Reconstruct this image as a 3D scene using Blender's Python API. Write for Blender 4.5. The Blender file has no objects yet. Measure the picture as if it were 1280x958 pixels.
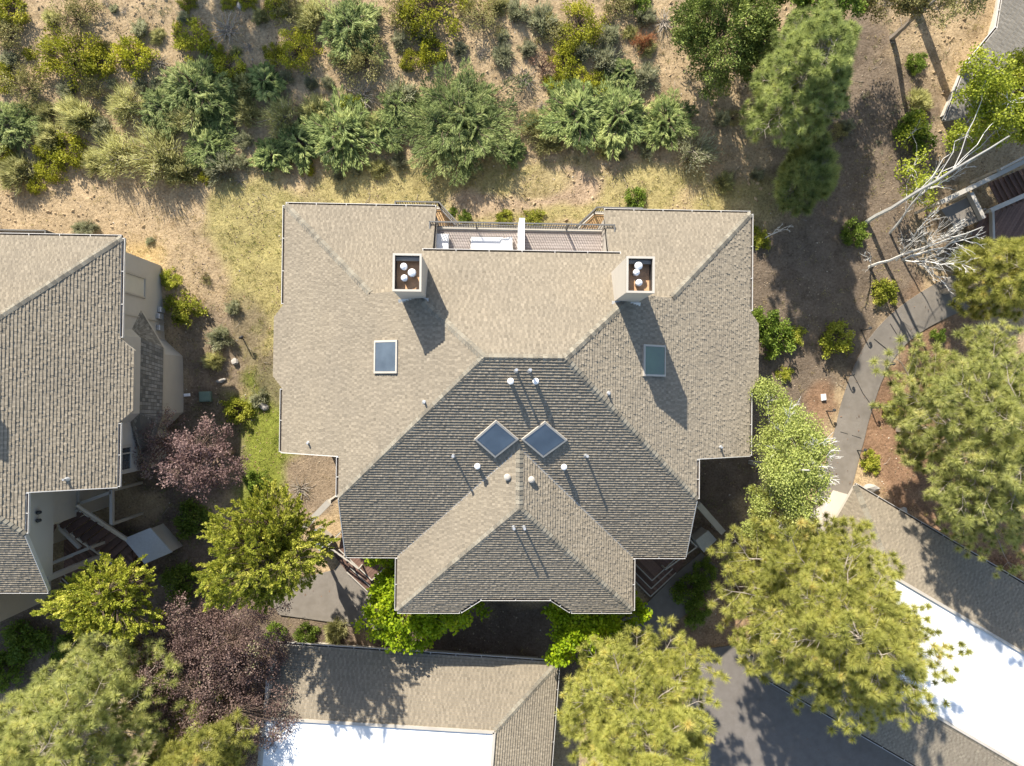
import bpy, math, random
import numpy as np
from mathutils import Matrix, Vector
D = bpy.data; SC = bpy.context.scene; COL = SC.collection
R = math.radians
# ------------------------------------------------------------------ camera (nadir drone shot, slightly off plumb)
CAM_H = 37.0; FPX = 853.0
def _axes(yaw=0.6, nx=613.0, ny=490.0):
    d = np.array([(nx-640)/FPX, -(ny-479)/FPX, -1.0]); d /= np.linalg.norm(d)
    z = -d; a = math.radians(yaw); x = np.array([math.cos(a), -math.sin(a), 0.0])
    x -= x.dot(z)*z; x /= np.linalg.norm(x)
    return np.array([x, np.cross(z, x), z])
MC = _axes()
cam = D.cameras.new("camera"); cam_o = D.objects.new("camera", cam); COL.objects.link(cam_o)
cam.sensor_width = 36.0; cam.lens = 36.0*FPX/1280.0; cam.clip_start = 0.1; cam.clip_end = 2000
m = Matrix.Identity(4)
for i in range(3):
    for j in range(3): m[i][j] = MC[i, j]
m[2][3] = CAM_H
cam_o.matrix_world = m
SC.camera = cam_o
# ------------------------------------------------------------------ world, sun, exposure
SUN_EL, SUN_AZ = 35.6, 25.0          # shadows fall towards +x*sin(az), -y*cos(az)
w = D.worlds.new("World"); SC.world = w; w.use_nodes = True
nt = w.node_tree; nt.nodes.clear()
bg = nt.nodes.new("ShaderNodeBackground"); sky = nt.nodes.new("ShaderNodeTexSky"); wo = nt.nodes.new("ShaderNodeOutputWorld")
sky.sky_type = 'NISHITA'; sky.sun_disc = False; sky.sun_elevation = R(SUN_EL); sky.sun_rotation = R(-SUN_AZ)
bg.inputs[1].default_value = 0.112
nt.links.new(sky.outputs[0], bg.inputs[0]); nt.links.new(bg.outputs[0], wo.inputs[0])
sl = D.lights.new("sun", 'SUN'); sl.energy = 4.5; sl.angle = R(0.5); sl.color = (1.0, 0.945, 0.85)
so = D.objects.new("sun", sl); COL.objects.link(so)
ce = math.cos(R(SUN_EL))
sdir = Vector((math.sin(R(SUN_AZ))*ce, -math.cos(R(SUN_AZ))*ce, -math.sin(R(SUN_EL))))
so.rotation_euler = sdir.to_track_quat('-Z', 'Y').to_euler(); so.location = (-20, 40, 60)
SC.view_settings.view_transform = 'Standard'; SC.view_settings.look = 'None'
SC.view_settings.exposure = 1.24; SC.view_settings.gamma = 1.0; SC.view_settings.use_curve_mapping = False
SC.cycles.max_bounces = 6; SC.cycles.diffuse_bounces = 3; SC.cycles.transmission_bounces = 4; SC.cycles.transparent_max_bounces = 4

# ------------------------------------------------------------------ placing helpers (survey of the site from the drone)
def sstep(a, b, x):
    t = np.clip((x-a)/(b-a), 0, 1); return t*t*(3-2*t)
def gz(x, y):
    x = np.asarray(x, float); y = np.asarray(y, float)
    h = 1.1*sstep(-2.0, 8.5, y) + 0.10*np.clip(y-7.5, 0, 30)
    n = 0.05*np.sin(x*0.9+1.3)*np.sin(y*0.8+0.4)+0.03*np.sin(x*1.9+y*0.7)*np.sin(y*2.1-x*0.5)
    return h+n
def P(px, py, z):
    r = MC @ np.array([(px-640)/FPX, -(py-479)/FPX, -1.0]); t = (z-CAM_H)/r[2]
    return np.array([r[0]*t, r[1]*t, z])
def G(px, py):
    z = 0.0
    for _ in range(6):
        p = P(px, py, z); z = float(gz(p[0], p[1]))
    return P(px, py, z)
def mpp(z): return (CAM_H-z)/FPX

# ------------------------------------------------------------------ object helpers
def tag(o, label=None, cat=None, group=None, kind=None):
    if label: o['label'] = label
    if cat: o['category'] = cat
    if group: o['group'] = group
    if kind: o['kind'] = kind
    return o
def empty(name, loc=(0, 0, 0), label=None, cat=None, group=None, rz=0.0):
    o = D.objects.new(name, None); COL.objects.link(o); o.location = loc; o.rotation_euler = (0, 0, rz)
    o.empty_display_size = 0.2
    return tag(o, label, cat, group)
def link(name, me, parent=None):
    o = D.objects.new(name, me); COL.objects.link(o)
    if parent is not None: o.parent = parent
    return o
def copy_tree(o, parent=None, skip=()):
    c = o.copy(); COL.objects.link(c); c.parent = parent
    for ch in list(o.children):
        if ch.name.split('.')[0] in skip: continue
        copy_tree(ch, c, skip)
    return c
class MB:
    """collects polygons and builds ONE mesh object"""
    def __init__(s): s.v = []; s.f = []; s.m = []; s.t = []
    def poly(s, pts, m=0, t=0.5):
        b = len(s.v); s.v.extend([tuple(map(float, p)) for p in pts]); s.f.append(tuple(range(b, b+len(pts)))); s.m.append(m); s.t.append(t)
    def box(s, c, d, rz=0.0, m=0, t=0.5, bev=0.0):
        cx, cy, cz = c; dx, dy, dz = d[0]/2, d[1]/2, d[2]/2; ca, sa = math.cos(rz), math.sin(rz)
        q = []
        for z, k in ((-dz, 0), (dz-bev, 0), (dz, bev)) if bev else ((-dz, 0), (dz, 0)):
            q.append([(cx+ca*a-sa*b, cy+sa*a+ca*b, cz+z) for a, b in ((-dx+k, -dy+k), (dx-k, -dy+k), (dx-k, dy-k), (-dx+k, dy-k))])
        s.poly(q[0][::-1], m, t); s.poly(q[-1], m, t)
        for A, B in zip(q, q[1:]):
            for i in range(4): s.poly((A[i], A[(i+1) % 4], B[(i+1) % 4], B[i]), m, t)
    def bar(s, a, b, wd, ht, m=0, t=0.5):
        """box section bar from a to b (centre line), width wd horizontally, height ht"""
        a = np.array(a, float); b = np.array(b, float); d = b-a; L = np.linalg.norm(d); d = d/L
        h = np.cross(d, (0, 0, 1.0))
        if np.linalg.norm(h) < 1e-3: h = np.array([1.0, 0, 0])
        h /= np.linalg.norm(h); u = np.cross(h, d)
        A = [a+h*i*wd/2+u*j*ht/2 for i, j in ((-1, -1), (1, -1), (1, 1), (-1, 1))]; B = [p+d*L for p in A]
        s.poly(A, m, t); s.poly(B[::-1], m, t)
        for i in range(4): s.poly((A[i], B[i], B[(i+1) % 4], A[(i+1) % 4]), m, t)
    def prism(s, pts, z0, z1, m=0, t=0.5, top=True, mt=None):
        n = len(pts)
        for i in range(n):
            a, b = pts[i], pts[(i+1) % n]; s.poly(((a[0], a[1], z0), (b[0], b[1], z0), (b[0], b[1], z1), (a[0], a[1], z1)), m, t)
        if top: s.poly([(p[0], p[1], z1) for p in pts], m if mt is None else mt, t)
    def lathe(s, c, prof, n=14, m=0, t=0.5):
        rings = [[(c[0]+r*math.cos(2*math.pi*i/n), c[1]+r*math.sin(2*math.pi*i/n), c[2]+z) for i in range(n)] for r, z in prof]
        for A, B in zip(rings, rings[1:]):
            for i in range(n): s.poly((A[i], A[(i+1) % n], B[(i+1) % n], B[i]), m, t)
        s.poly(rings[-1], m, t); s.poly(rings[0][::-1], m, t)
    def tube(s, pts, rad, n=6, m=0, t=0.5):
        pts = [np.array(p, float) for p in pts]; rings = []
        for i, p in enumerate(pts):
            d = pts[min(i+1, len(pts)-1)]-pts[max(i-1, 0)]; d = d/(np.linalg.norm(d)+1e-9)
            h = np.cross(d, (0.13, 0.31, 1.0)); h /= np.linalg.norm(h)+1e-9; u = np.cross(d, h)
            rings.append([p+rad[i]*(h*math.cos(2*math.pi*k/n)+u*math.sin(2*math.pi*k/n)) for k in range(n)])
        for A, B in zip(rings, rings[1:]):
            for k in range(n): s.poly((A[k], A[(k+1) % n], B[(k+1) % n], B[k]), m, t)
        s.poly(rings[-1], m, t)
    def mesh(s, name, mats, smooth=False):
        me = D.meshes.new(name); me.from_pydata(s.v, [], s.f)
        for q in (mats if isinstance(mats, (list, tuple)) else [mats]): me.materials.append(q)
        me.polygons.foreach_set('material_index', s.m)
        a = me.attributes.new('tone', 'FLOAT', 'FACE'); a.data.foreach_set('value', np.array(s.t, np.float32))
        if smooth: me.polygons.foreach_set('use_smooth', [True]*len(s.f))
        me.update(); return me
    def build(s, name, mats, parent=None, smooth=False): return link(name, s.mesh(name, mats, smooth), parent)
def npmesh(name, V, k, tone, mats, mi=None):
    """V: (n*k,3) verts, consecutive k-gons"""
    V = np.asarray(V, np.float32).reshape(-1, 3); nf = len(V)//k
    me = D.meshes.new(name); me.vertices.add(len(V)); me.vertices.foreach_set('co', V.ravel())
    me.loops.add(len(V)); me.loops.foreach_set('vertex_index', np.arange(len(V), dtype=np.int32))
    me.polygons.add(nf); me.polygons.foreach_set('loop_start', np.arange(0, nf*k, k, dtype=np.int32))
    for q in (mats if isinstance(mats, (list, tuple)) else [mats]): me.materials.append(q)
    if mi is not None: me.polygons.foreach_set('material_index', np.asarray(mi, np.int32))
    me.update(calc_edges=True)
    a = me.attributes.new('tone', 'FLOAT', 'FACE'); a.data.foreach_set('value', np.asarray(tone, np.float32))
    return me

# ------------------------------------------------------------------ materials
def newmat(name):
    mt = D.materials.new(name); mt.use_nodes = True; n = mt.node_tree; n.nodes.clear()
    out = n.nodes.new("ShaderNodeOutputMaterial"); b = n.nodes.new("ShaderNodeBsdfPrincipled"); n.links.new(b.outputs[0], out.inputs[0])
    return mt, n, b, out
def ramp(n, stops):
    r = n.nodes.new("ShaderNodeValToRGB"); e = r.color_ramp.elements
    while len(e) > 1: e.remove(e[-1])
    e[0].position = stops[0][0]; e[0].color = (*stops[0][1], 1)
    for p, c in stops[1:]: x = e.new(p); x.color = (*c, 1)
    return r
def noise(n, scale, detail=4, rough=0.6, vec=None):
    t = n.nodes.new("ShaderNodeTexNoise"); t.inputs['Scale'].default_value = scale; t.inputs['Detail'].default_value = detail; t.inputs['Roughness'].default_value = rough
    if vec is not None: n.links.new(vec, t.inputs['Vector'])
    return t
def mixc(n, mode, fac, a, b):
    x = n.nodes.new("ShaderNodeMix"); x.data_type = 'RGBA'; x.blend_type = mode
    if isinstance(fac, float): x.inputs[0].default_value = fac
    else: n.links.new(fac, x.inputs[0])
    for k, q in ((6, a), (7, b)):
        if isinstance(q, tuple): x.inputs[k].default_value = (*q, 1)
        else: n.links.new(q, x.inputs[k])
    return x.outputs[2]
def objvec(n):
    return n.nodes.new("ShaderNodeTexCoord").outputs['Object']
def simple(name, col, rough=0.7, var=0.12, scale=6.0, metal=0.0, spec=0.3, bump=0.0, dirt=0.0):
    mt, n, b, out = newmat(name); v = objvec(n)
    t = noise(n, scale, 5, 0.65, v)
    r = ramp(n, [(0.25, tuple(c*(1-var) for c in col)), (0.75, tuple(min(1, c*(1+var)) for c in col))])
    n.links.new(t.outputs[0], r.inputs[0]); c = r.outputs[0]
    if dirt:
        t2 = noise(n, scale*0.25, 6, 0.7, v); r2 = ramp(n, [(0.45, (1, 1, 1)), (0.72, (1-dirt, 1-dirt*1.05, 1-dirt*1.15))]); n.links.new(t2.outputs[0], r2.inputs[0])
        c = mixc(n, 'MULTIPLY', 1.0, c, r2.outputs[0])
    n.links.new(c, b.inputs['Base Color']); b.inputs['Roughness'].default_value = rough; b.inputs['Metallic'].default_value = metal
    b.inputs['Specular IOR Level'].default_value = spec
    if bump:
        bp = n.nodes.new("ShaderNodeBump"); bp.inputs['Strength'].default_value = bump; bp.inputs['Distance'].default_value = 0.02
        t3 = noise(n, scale*6, 4, 0.6, v); n.links.new(t3.outputs[0], bp.inputs['Height']); n.links.new(bp.outputs[0], b.inputs['Normal'])
    return mt
def toned(name, stops, rough=0.85, grain=25.0, gv=0.25, spec=0.2, patch=0.0):
    mt, n, b, out = newmat(name); at = n.nodes.new("ShaderNodeAttribute"); at.attribute_name = 'tone'
    r = ramp(n, stops); n.links.new(at.outputs['Fac'], r.inputs[0]); v = objvec(n)
    t = noise(n, grain, 3, 0.7, v); g = ramp(n, [(0.3, (1-gv,)*3), (0.7, (1+gv*0.6,)*3)]); n.links.new(t.outputs[0], g.inputs[0])
    c = mixc(n, 'MULTIPLY', 1.0, r.outputs[0], g.outputs[0])
    if patch:
        t2 = noise(n, 0.55, 5, 0.65, v); g2 = ramp(n, [(0.3, (1-patch, 1-patch*1.05, 1-patch*1.1)), (0.65, (1.06, 1.05, 1.03))]); n.links.new(t2.outputs[0], g2.inputs[0])
        c = mixc(n, 'MULTIPLY', 1.0, c, g2.outputs[0])
    n.links.new(c, b.inputs['Base Color']); b.inputs['Roughness'].default_value = rough; b.inputs['Specular IOR Level'].default_value = spec
    if 'Diffuse Roughness' in b.inputs: b.inputs['Diffuse Roughness'].default_value = 0.15
    return mt
def leafmat(name, stops, trans=0.3, rough=0.6, spec=0.25):
    mt, n, b, out = newmat(name); at = n.nodes.new("ShaderNodeAttribute"); at.attribute_name = 'tone'
    r = ramp(n, stops); n.links.new(at.outputs['Fac'], r.inputs[0])
    oi = n.nodes.new("ShaderNodeObjectInfo"); hs = n.nodes.new("ShaderNodeHueSaturation")
    mp = n.nodes.new("ShaderNodeMapRange"); mp.inputs[3].default_value = 0.82; mp.inputs[4].default_value = 1.18
    n.links.new(oi.outputs['Random'], mp.inputs[0]); n.links.new(mp.outputs[0], hs.inputs['Value']); n.links.new(r.outputs[0], hs.inputs['Color'])
    n.links.new(hs.outputs[0], b.inputs['Base Color']); b.inputs['Roughness'].default_value = rough; b.inputs['Specular IOR Level'].default_value = spec
    tr = n.nodes.new("ShaderNodeBsdfTranslucent"); n.links.new(hs.outputs[0], tr.inputs[0])
    mx = n.nodes.new("ShaderNodeMixShader"); mx.inputs[0].default_value = trans
    n.links.new(b.outputs[0], mx.inputs[1]); n.links.new(tr.outputs[0], mx.inputs[2]); n.links.new(mx.outputs[0], out.inputs[0])
    return mt
M = {}
SH = [(0.0, (0.096, 0.082, 0.063)), (0.35, (0.198, 0.168, 0.125)), (0.7, (0.280, 0.238, 0.177)), (1.0, (0.370, 0.315, 0.237))]
M['shingle'] = toned('shingle', SH, 0.9, 30, 0.18, 0.15, patch=0.06)
M['shingle_grey'] = toned('shingle_grey', [(0, (0.09, 0.082, 0.07)), (1, (0.26, 0.24, 0.205))], 0.9, 30, 0.2, 0.15, patch=0.15)
M['cap'] = toned('hip_cap', [(0, (0.13, 0.115, 0.09)), (1, (0.29, 0.26, 0.20))], 0.9, 30, 0.2, 0.15)
M['stucco'] = simple('siding_paint', (0.47, 0.425, 0.36), 0.85, 0.06, 3.0, bump=0.1, dirt=0.12)
M['trim'] = simple('trim_paint', (0.42, 0.38, 0.32), 0.6, 0.08, 4.0, dirt=0.15)
M['gutter'] = simple('gutter_metal', (0.55, 0.52, 0.47), 0.45, 0.06, 3.0, metal=0.1, spec=0.4)
M['gutter_shade'] = simple('gutter_inner_shade', (0.07, 0.055, 0.042), 0.95, 0.4, 14.0)  # dark strip: shade inside the gutter channel put into the colour
M['white'] = simple('white_paint', (0.78, 0.765, 0.74), 0.6, 0.04, 3.0, dirt=0.05)
def membranemat():
    mt, n, b, out = newmat('white_membrane'); v = objvec(n); br = n.nodes.new("ShaderNodeTexBrick"); br.inputs['Scale'].default_value = 1.0; br.inputs['Brick Width'].default_value = 9.0; br.inputs['Row Height'].default_value = 1.9; br.inputs['Mortar Size'].default_value = 0.018; br.offset = 0.3
    br.inputs['Color1'].default_value = (0.76, 0.76, 0.75, 1); br.inputs['Color2'].default_value = (0.78, 0.78, 0.765, 1); br.inputs['Mortar'].default_value = (0.60, 0.60, 0.59, 1); n.links.new(v, br.inputs['Vector'])
    t = noise(n, 0.7, 7, 0.7, v); r = ramp(n, [(0.42, (1, 1, 1)), (0.75, (0.72, 0.69, 0.63))]); n.links.new(t.outputs[0], r.inputs[0]); c = mixc(n, 'MULTIPLY', 1.0, br.outputs['Color'], r.outputs[0])
    n.links.new(c, b.inputs['Base Color']); b.inputs['Roughness'].default_value = 0.55; return mt
M['membrane'] = membranemat()
M['rust'] = simple('rusty_copper', (0.60, 0.36, 0.20), 0.55, 0.35, 7.0, metal=0.3, dirt=0.35)
M['galv'] = simple('galvanised', (0.50, 0.50, 0.49), 0.4, 0.1, 10.0, metal=0.5)
M['dark'] = simple('dark_metal', (0.045, 0.045, 0.045), 0.45, 0.2, 8.0, metal=0.3)
M['rail'] = simple('rail_paint', (0.13, 0.125, 0.115), 0.5, 0.1, 8.0)
M['deck'] = toned('deck_boards', [(0, (0.36, 0.30, 0.26)), (1, (0.55, 0.47, 0.41))], 0.8, 12, 0.2)
M['redwood'] = toned('redwood_boards', [(0, (0.10, 0.06, 0.045)), (1, (0.20, 0.12, 0.09))], 0.75, 12, 0.2)
M['cedar'] = toned('cedar_boards', [(0, (0.34, 0.21, 0.10)), (1, (0.50, 0.33, 0.17))], 0.75, 12, 0.25)
M['fabric'] = simple('white_fabric', (0.72, 0.71, 0.69), 0.9, 0.04, 20.0, bump=0.15)
M['glass_dark'] = None
def glassmat(name, col, rough=0.05):
    mt, n, b, out = newmat(name); v = objvec(n); t = noise(n, 1.3, 3, 0.5, v)
    r = ramp(n, [(0.3, tuple(c*0.75 for c in col)), (0.7, tuple(c*1.25 for c in col))]); n.links.new(t.outputs[0], r.inputs[0])
    n.links.new(r.outputs[0], b.inputs['Base Color']); b.inputs['Roughness'].default_value = rough; b.inputs['Specular IOR Level'].default_value = 0.9; b.inputs['IOR'].default_value = 1.6
    return mt
M['glass_dark'] = glassmat('window_glass', (0.05, 0.055, 0.06), 0.05)
M['skyglass'] = glassmat('skylight_glass', (0.075, 0.092, 0.105), 0.12)
M['skyglass_green'] = glassmat('green_skylight_glass', (0.055, 0.085, 0.04), 0.12)
M['blind'] = simple('window_blind', (0.50, 0.46, 0.38), 0.6, 0.05, 2.0, spec=0.6)
M['asphalt'] = simple('old_asphalt', (0.195, 0.17, 0.14), 0.9, 0.14, 9.0, bump=0.25, dirt=0.22)
M['driveway'] = simple('driveway_asphalt', (0.165, 0.145, 0.125), 0.9, 0.14, 9.0, bump=0.25, dirt=0.2)
M['concrete'] = simple('concrete', (0.40, 0.37, 0.325), 0.85, 0.10, 5.0, bump=0.15, dirt=0.2)
M['seam'] = simple('crack_filler', (0.03, 0.028, 0.026), 0.8, 0.3, 9.0)
M['bark_pine'] = simple('pine_bark', (0.20, 0.13, 0.085), 0.95, 0.4, 9.0, bump=0.4)
M['bark_grey'] = simple('grey_twigs', (0.34, 0.29, 0.235), 0.9, 0.25, 9.0)
M['bark_white'] = simple('white_birch_bark', (0.62, 0.59, 0.53), 0.8, 0.15, 6.0, dirt=0.25)
M['bark_brown'] = simple('brown_twigs', (0.15, 0.105, 0.075), 0.9, 0.3, 9.0)
M['rock'] = simple('boulder_stone', (0.33, 0.30, 0.26), 0.9, 0.25, 5.0, bump=0.4)
M['plastic_green'] = simple('green_utility_plastic', (0.12, 0.17, 0.13), 0.55, 0.1, 5.0)
M['needle'] = leafmat('pine_needles', [(0, (0.17, 0.19, 0.055)), (0.5, (0.41, 0.425, 0.13)), (0.85, (0.61, 0.6, 0.22)), (1, (0.66, 0.57, 0.24))], 0.45)
M['needle_y'] = leafmat('yellow_pine_needles', [(0, (0.2, 0.21, 0.045)), (0.5, (0.47, 0.47, 0.11)), (0.85, (0.69, 0.65, 0.19)), (1, (0.74, 0.58, 0.19))], 0.45)
M['needle_s'] = leafmat('soft_pine_needles', [(0, (0.13, 0.165, 0.055)), (0.5, (0.32, 0.365, 0.115)), (1, (0.55, 0.57, 0.21))], 0.45)
M['lime'] = leafmat('lime_leaves', [(0, (0.13, 0.165, 0.018)), (0.5, (0.38, 0.4, 0.045)), (1, (0.66, 0.61, 0.125))], 0.42)
M['maple'] = leafmat('bright_maple_leaves', [(0, (0.140, 0.210, 0.006)), (0.5, (0.270, 0.360, 0.010)), (1, (0.440, 0.460, 0.020))], 0.45)
M['plum'] = leafmat('purple_plum_leaves', [(0, (0.085, 0.05, 0.047)), (0.55, (0.205, 0.132, 0.11)), (0.9, (0.37, 0.262, 0.21)), (1, (0.28, 0.28, 0.12))], 0.25)
M['plum_sunlit'] = leafmat('sunlit_plum_leaves', [(0, (0.11, 0.065, 0.06)), (0.5, (0.24, 0.155, 0.14)), (1, (0.42, 0.29, 0.255))], 0.35)  # paler, pinker copy of the plum leaves, sunlight put into the colour
M['juniper'] = leafmat('juniper_sprays', [(0, (0.055, 0.085, 0.022)), (0.5, (0.265, 0.325, 0.1)), (1, (0.54, 0.56, 0.2))], 0.30)
M['juniper_dark'] = leafmat('dark_juniper_sprays', [(0, (0.062, 0.094, 0.020)), (0.5, (0.163, 0.206, 0.044)), (1, (0.312, 0.350, 0.081))], 0.2)
M['bitter'] = leafmat('bitterbrush_leaves', [(0, (0.13, 0.14, 0.014)), (0.5, (0.34, 0.345, 0.027)), (1, (0.58, 0.53, 0.06))], 0.38)
M['dull'] = leafmat('olive_brush_leaves', [(0, (0.13, 0.12, 0.04)), (0.5, (0.3, 0.275, 0.1)), (1, (0.46, 0.41, 0.17))], 0.38)
M['sage'] = leafmat('sagebrush_leaves', [(0, (0.17, 0.185, 0.1)), (0.5, (0.36, 0.365, 0.215)), (1, (0.58, 0.56, 0.37))], 0.40)
M['rabbit'] = leafmat('rabbitbrush_leaves', [(0, (0.24, 0.24, 0.085)), (0.5, (0.5, 0.485, 0.2)), (1, (0.72, 0.67, 0.34))], 0.42)
M['orange'] = leafmat('dead_orange_needles', [(0, (0.22, 0.09, 0.04)), (0.5, (0.40, 0.19, 0.09)), (1, (0.55, 0.32, 0.17))], 0.2)
M['redbush'] = leafmat('reddish_leaves', [(0, (0.10, 0.05, 0.03)), (0.5, (0.20, 0.115, 0.07)), (1, (0.33, 0.20, 0.13))], 0.25)
M['aspen'] = leafmat('aspen_leaves', [(0, (0.185, 0.231, 0.014)), (0.5, (0.347, 0.393, 0.035)), (1, (0.520, 0.520, 0.081))], 0.4)
M['birch'] = leafmat('pale_birch_leaves', [(0, (0.189, 0.228, 0.044)), (0.5, (0.341, 0.380, 0.095)), (1, (0.531, 0.543, 0.189))], 0.4)
M['green'] = leafmat('green_leaves', [(0, (0.072, 0.120, 0.014)), (0.5, (0.168, 0.240, 0.030)), (1, (0.324, 0.384, 0.072))], 0.35)
M['grass'] = leafmat('grass_blades', [(0, (0.40, 0.31, 0.14)), (0.45, (0.36, 0.32, 0.10)), (0.6, (0.22, 0.24, 0.05)), (1, (0.15, 0.20, 0.025))], 0.3)
M['weeds'] = leafmat('dry_weeds', [(0, (0.20, 0.145, 0.085)), (0.35, (0.42, 0.34, 0.19)), (0.6, (0.33, 0.31, 0.15)), (0.8, (0.26, 0.265, 0.145)), (1, (0.40, 0.40, 0.27))], 0.25)
M['litter'] = toned('ground_litter', [(0, (0.09, 0.07, 0.05)), (0.4, (0.28, 0.20, 0.13)), (0.8, (0.42, 0.33, 0.22)), (1, (0.55, 0.50, 0.42))], 0.95, 20, 0.2)
M['clod'] = toned('earth_clod', [(0, (0.26, 0.19, 0.11)), (0.5, (0.42, 0.31, 0.185)), (1, (0.52, 0.40, 0.25))], 0.95, 20, 0.2)
M['mulch'] = toned('bark_mulch', [(0, (0.10, 0.06, 0.04)), (1, (0.36, 0.20, 0.115))], 0.95, 20, 0.2)
def groundmat():
    mt, n, b, out = newmat('earth'); at = n.nodes.new("ShaderNodeAttribute"); at.attribute_name = 'soil'; v = objvec(n)
    t = noise(n, 1.6, 8, 0.72, v); g = ramp(n, [(0.28, (0.62, 0.60, 0.57)), (0.5, (1, 1, 1)), (0.75, (1.18, 1.16, 1.12))]); n.links.new(t.outputs[0], g.inputs[0])
    c = mixc(n, 'MULTIPLY', 1.0, at.outputs['Color'], g.outputs[0])
    t2 = noise(n, 9.0, 6, 0.75, v); g2 = ramp(n, [(0.35, (0.60, 0.57, 0.53)), (0.55, (1.0, 1.0, 1.0)), (0.8, (1.25, 1.22, 1.15))]); n.links.new(t2.outputs[0], g2.inputs[0])
    c = mixc(n, 'MULTIPLY', 1.0, c, g2.outputs[0])
    vo = n.nodes.new("ShaderNodeTexVoronoi"); vo.inputs['Scale'].default_value = 5.0; n.links.new(v, vo.inputs['Vector'])
    g3 = ramp(n, [(0.05, (0.72, 0.69, 0.65)), (0.3, (1, 1, 1))]); n.links.new(vo.outputs['Distance'], g3.inputs[0])
    c = mixc(n, 'MULTIPLY', 0.55, c, g3.outputs[0])
    n.links.new(c, b.inputs['Base Color']); b.inputs['Roughness'].default_value = 0.95; b.inputs['Specular IOR Level'].default_value = 0.1
    bp = n.nodes.new("ShaderNodeBump"); bp.inputs['Strength'].default_value = 0.9; bp.inputs['Distance'].default_value = 0.09
    t4 = noise(n, 5.0, 8, 0.75, v); n.links.new(t4.outputs[0], bp.inputs['Height']); n.links.new(bp.outputs[0], b.inputs['Normal'])
    return mt
M['earth'] = groundmat()

# ------------------------------------------------------------------ ground
NR = np.random.default_rng(11)
_ph = NR.uniform(0, 6.28, (14, 2)); _fr = NR.uniform(0.25, 2.2, (14, 2))*NR.choice([-1, 1], (14, 2))
def wob(x, y):
    s = 0
    for k in range(14): s = s+np.sin(_fr[k, 0]*x+_fr[k, 1]*y+_ph[k, 0])/(1+0.35*k)
    return s*0.4
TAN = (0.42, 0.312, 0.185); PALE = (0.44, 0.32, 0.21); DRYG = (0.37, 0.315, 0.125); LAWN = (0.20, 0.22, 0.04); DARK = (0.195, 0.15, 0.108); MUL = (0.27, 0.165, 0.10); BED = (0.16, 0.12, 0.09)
# x, y, rx, ry in survey pixels on the ground, colour, amount, grass amount, greenness
ZONES = [
 (640, 240, 330, 45, DRYG, 0.8, 0.65, 0.55), (700, 232, 75, 26, PALE, 1.0, 0.0, 0), (605, 255, 45, 18, PALE, 0.9, 0.05, 0), (660, 225, 60, 20, DRYG, 0.6, 0.8, 0.6),
 (255, 330, 110, 90, TAN, 0.8, 0.55, 0.12), (165, 330, 40, 30, (0.50, 0.36, 0.17), 0.9, 0.9, 0.05), (318, 275, 58, 60, DRYG, 0.9, 0.8, 0.52), (325, 370, 42, 120, DRYG, 0.9, 0.85, 0.52),
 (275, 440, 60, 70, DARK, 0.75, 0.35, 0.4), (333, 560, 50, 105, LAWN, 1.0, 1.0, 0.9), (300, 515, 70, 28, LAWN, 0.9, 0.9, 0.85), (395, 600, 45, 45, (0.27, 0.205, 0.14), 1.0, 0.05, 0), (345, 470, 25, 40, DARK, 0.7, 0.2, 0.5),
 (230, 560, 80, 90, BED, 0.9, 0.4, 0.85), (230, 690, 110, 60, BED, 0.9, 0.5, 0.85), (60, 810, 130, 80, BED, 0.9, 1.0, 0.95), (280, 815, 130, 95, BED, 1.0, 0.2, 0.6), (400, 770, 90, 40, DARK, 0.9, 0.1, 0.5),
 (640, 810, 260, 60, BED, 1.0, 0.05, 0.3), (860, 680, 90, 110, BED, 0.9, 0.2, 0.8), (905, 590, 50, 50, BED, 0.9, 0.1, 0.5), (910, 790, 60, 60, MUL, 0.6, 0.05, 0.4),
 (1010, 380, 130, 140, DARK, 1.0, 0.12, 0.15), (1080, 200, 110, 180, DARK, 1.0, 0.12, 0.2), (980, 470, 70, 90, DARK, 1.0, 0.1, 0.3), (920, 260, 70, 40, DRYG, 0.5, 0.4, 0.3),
 (1125, 540, 55, 120, MUL, 1.0, 0.05, 0.1), (1180, 440, 60, 90, MUL, 0.9, 0.05, 0.1), (1230, 640, 90, 120, MUL, 0.9, 0.1, 0.3), (1030, 505, 22, 30, MUL, 0.9, 0.0, 0), (1190, 60, 60, 60, TAN, 0.55, 0.2, 0.2), (1230, 20, 60, 40, TAN, 0.9, 0.2, 0.2), (1240, 320, 80, 60, BED, 0.8, 0.1, 0.4)]
_ZW = []
for (a, b, rx, ry, c, am, gr, gn) in ZONES:
    p = G(a, b); s = mpp(p[2]); _ZW.append((p[0], p[1], rx*s, ry*s, np.array(c), am, gr, gn))
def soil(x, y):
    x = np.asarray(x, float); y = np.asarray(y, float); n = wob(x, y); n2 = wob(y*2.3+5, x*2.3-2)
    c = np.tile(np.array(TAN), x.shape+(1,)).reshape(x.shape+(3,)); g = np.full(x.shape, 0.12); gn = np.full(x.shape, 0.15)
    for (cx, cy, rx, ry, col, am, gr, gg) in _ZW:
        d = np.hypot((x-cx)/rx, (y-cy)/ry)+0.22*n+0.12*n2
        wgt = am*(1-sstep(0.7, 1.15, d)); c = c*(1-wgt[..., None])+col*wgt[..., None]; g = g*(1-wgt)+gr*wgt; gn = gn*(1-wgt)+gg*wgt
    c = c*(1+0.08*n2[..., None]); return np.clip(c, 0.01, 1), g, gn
def coords(lo, hi, step, far):
    core = np.arange(lo, hi+1e-6, step); k = np.array([1.5, 4, 10, 25, 60, 140, 320]); return np.concatenate([lo-k[::-1], core, hi+k])
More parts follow.
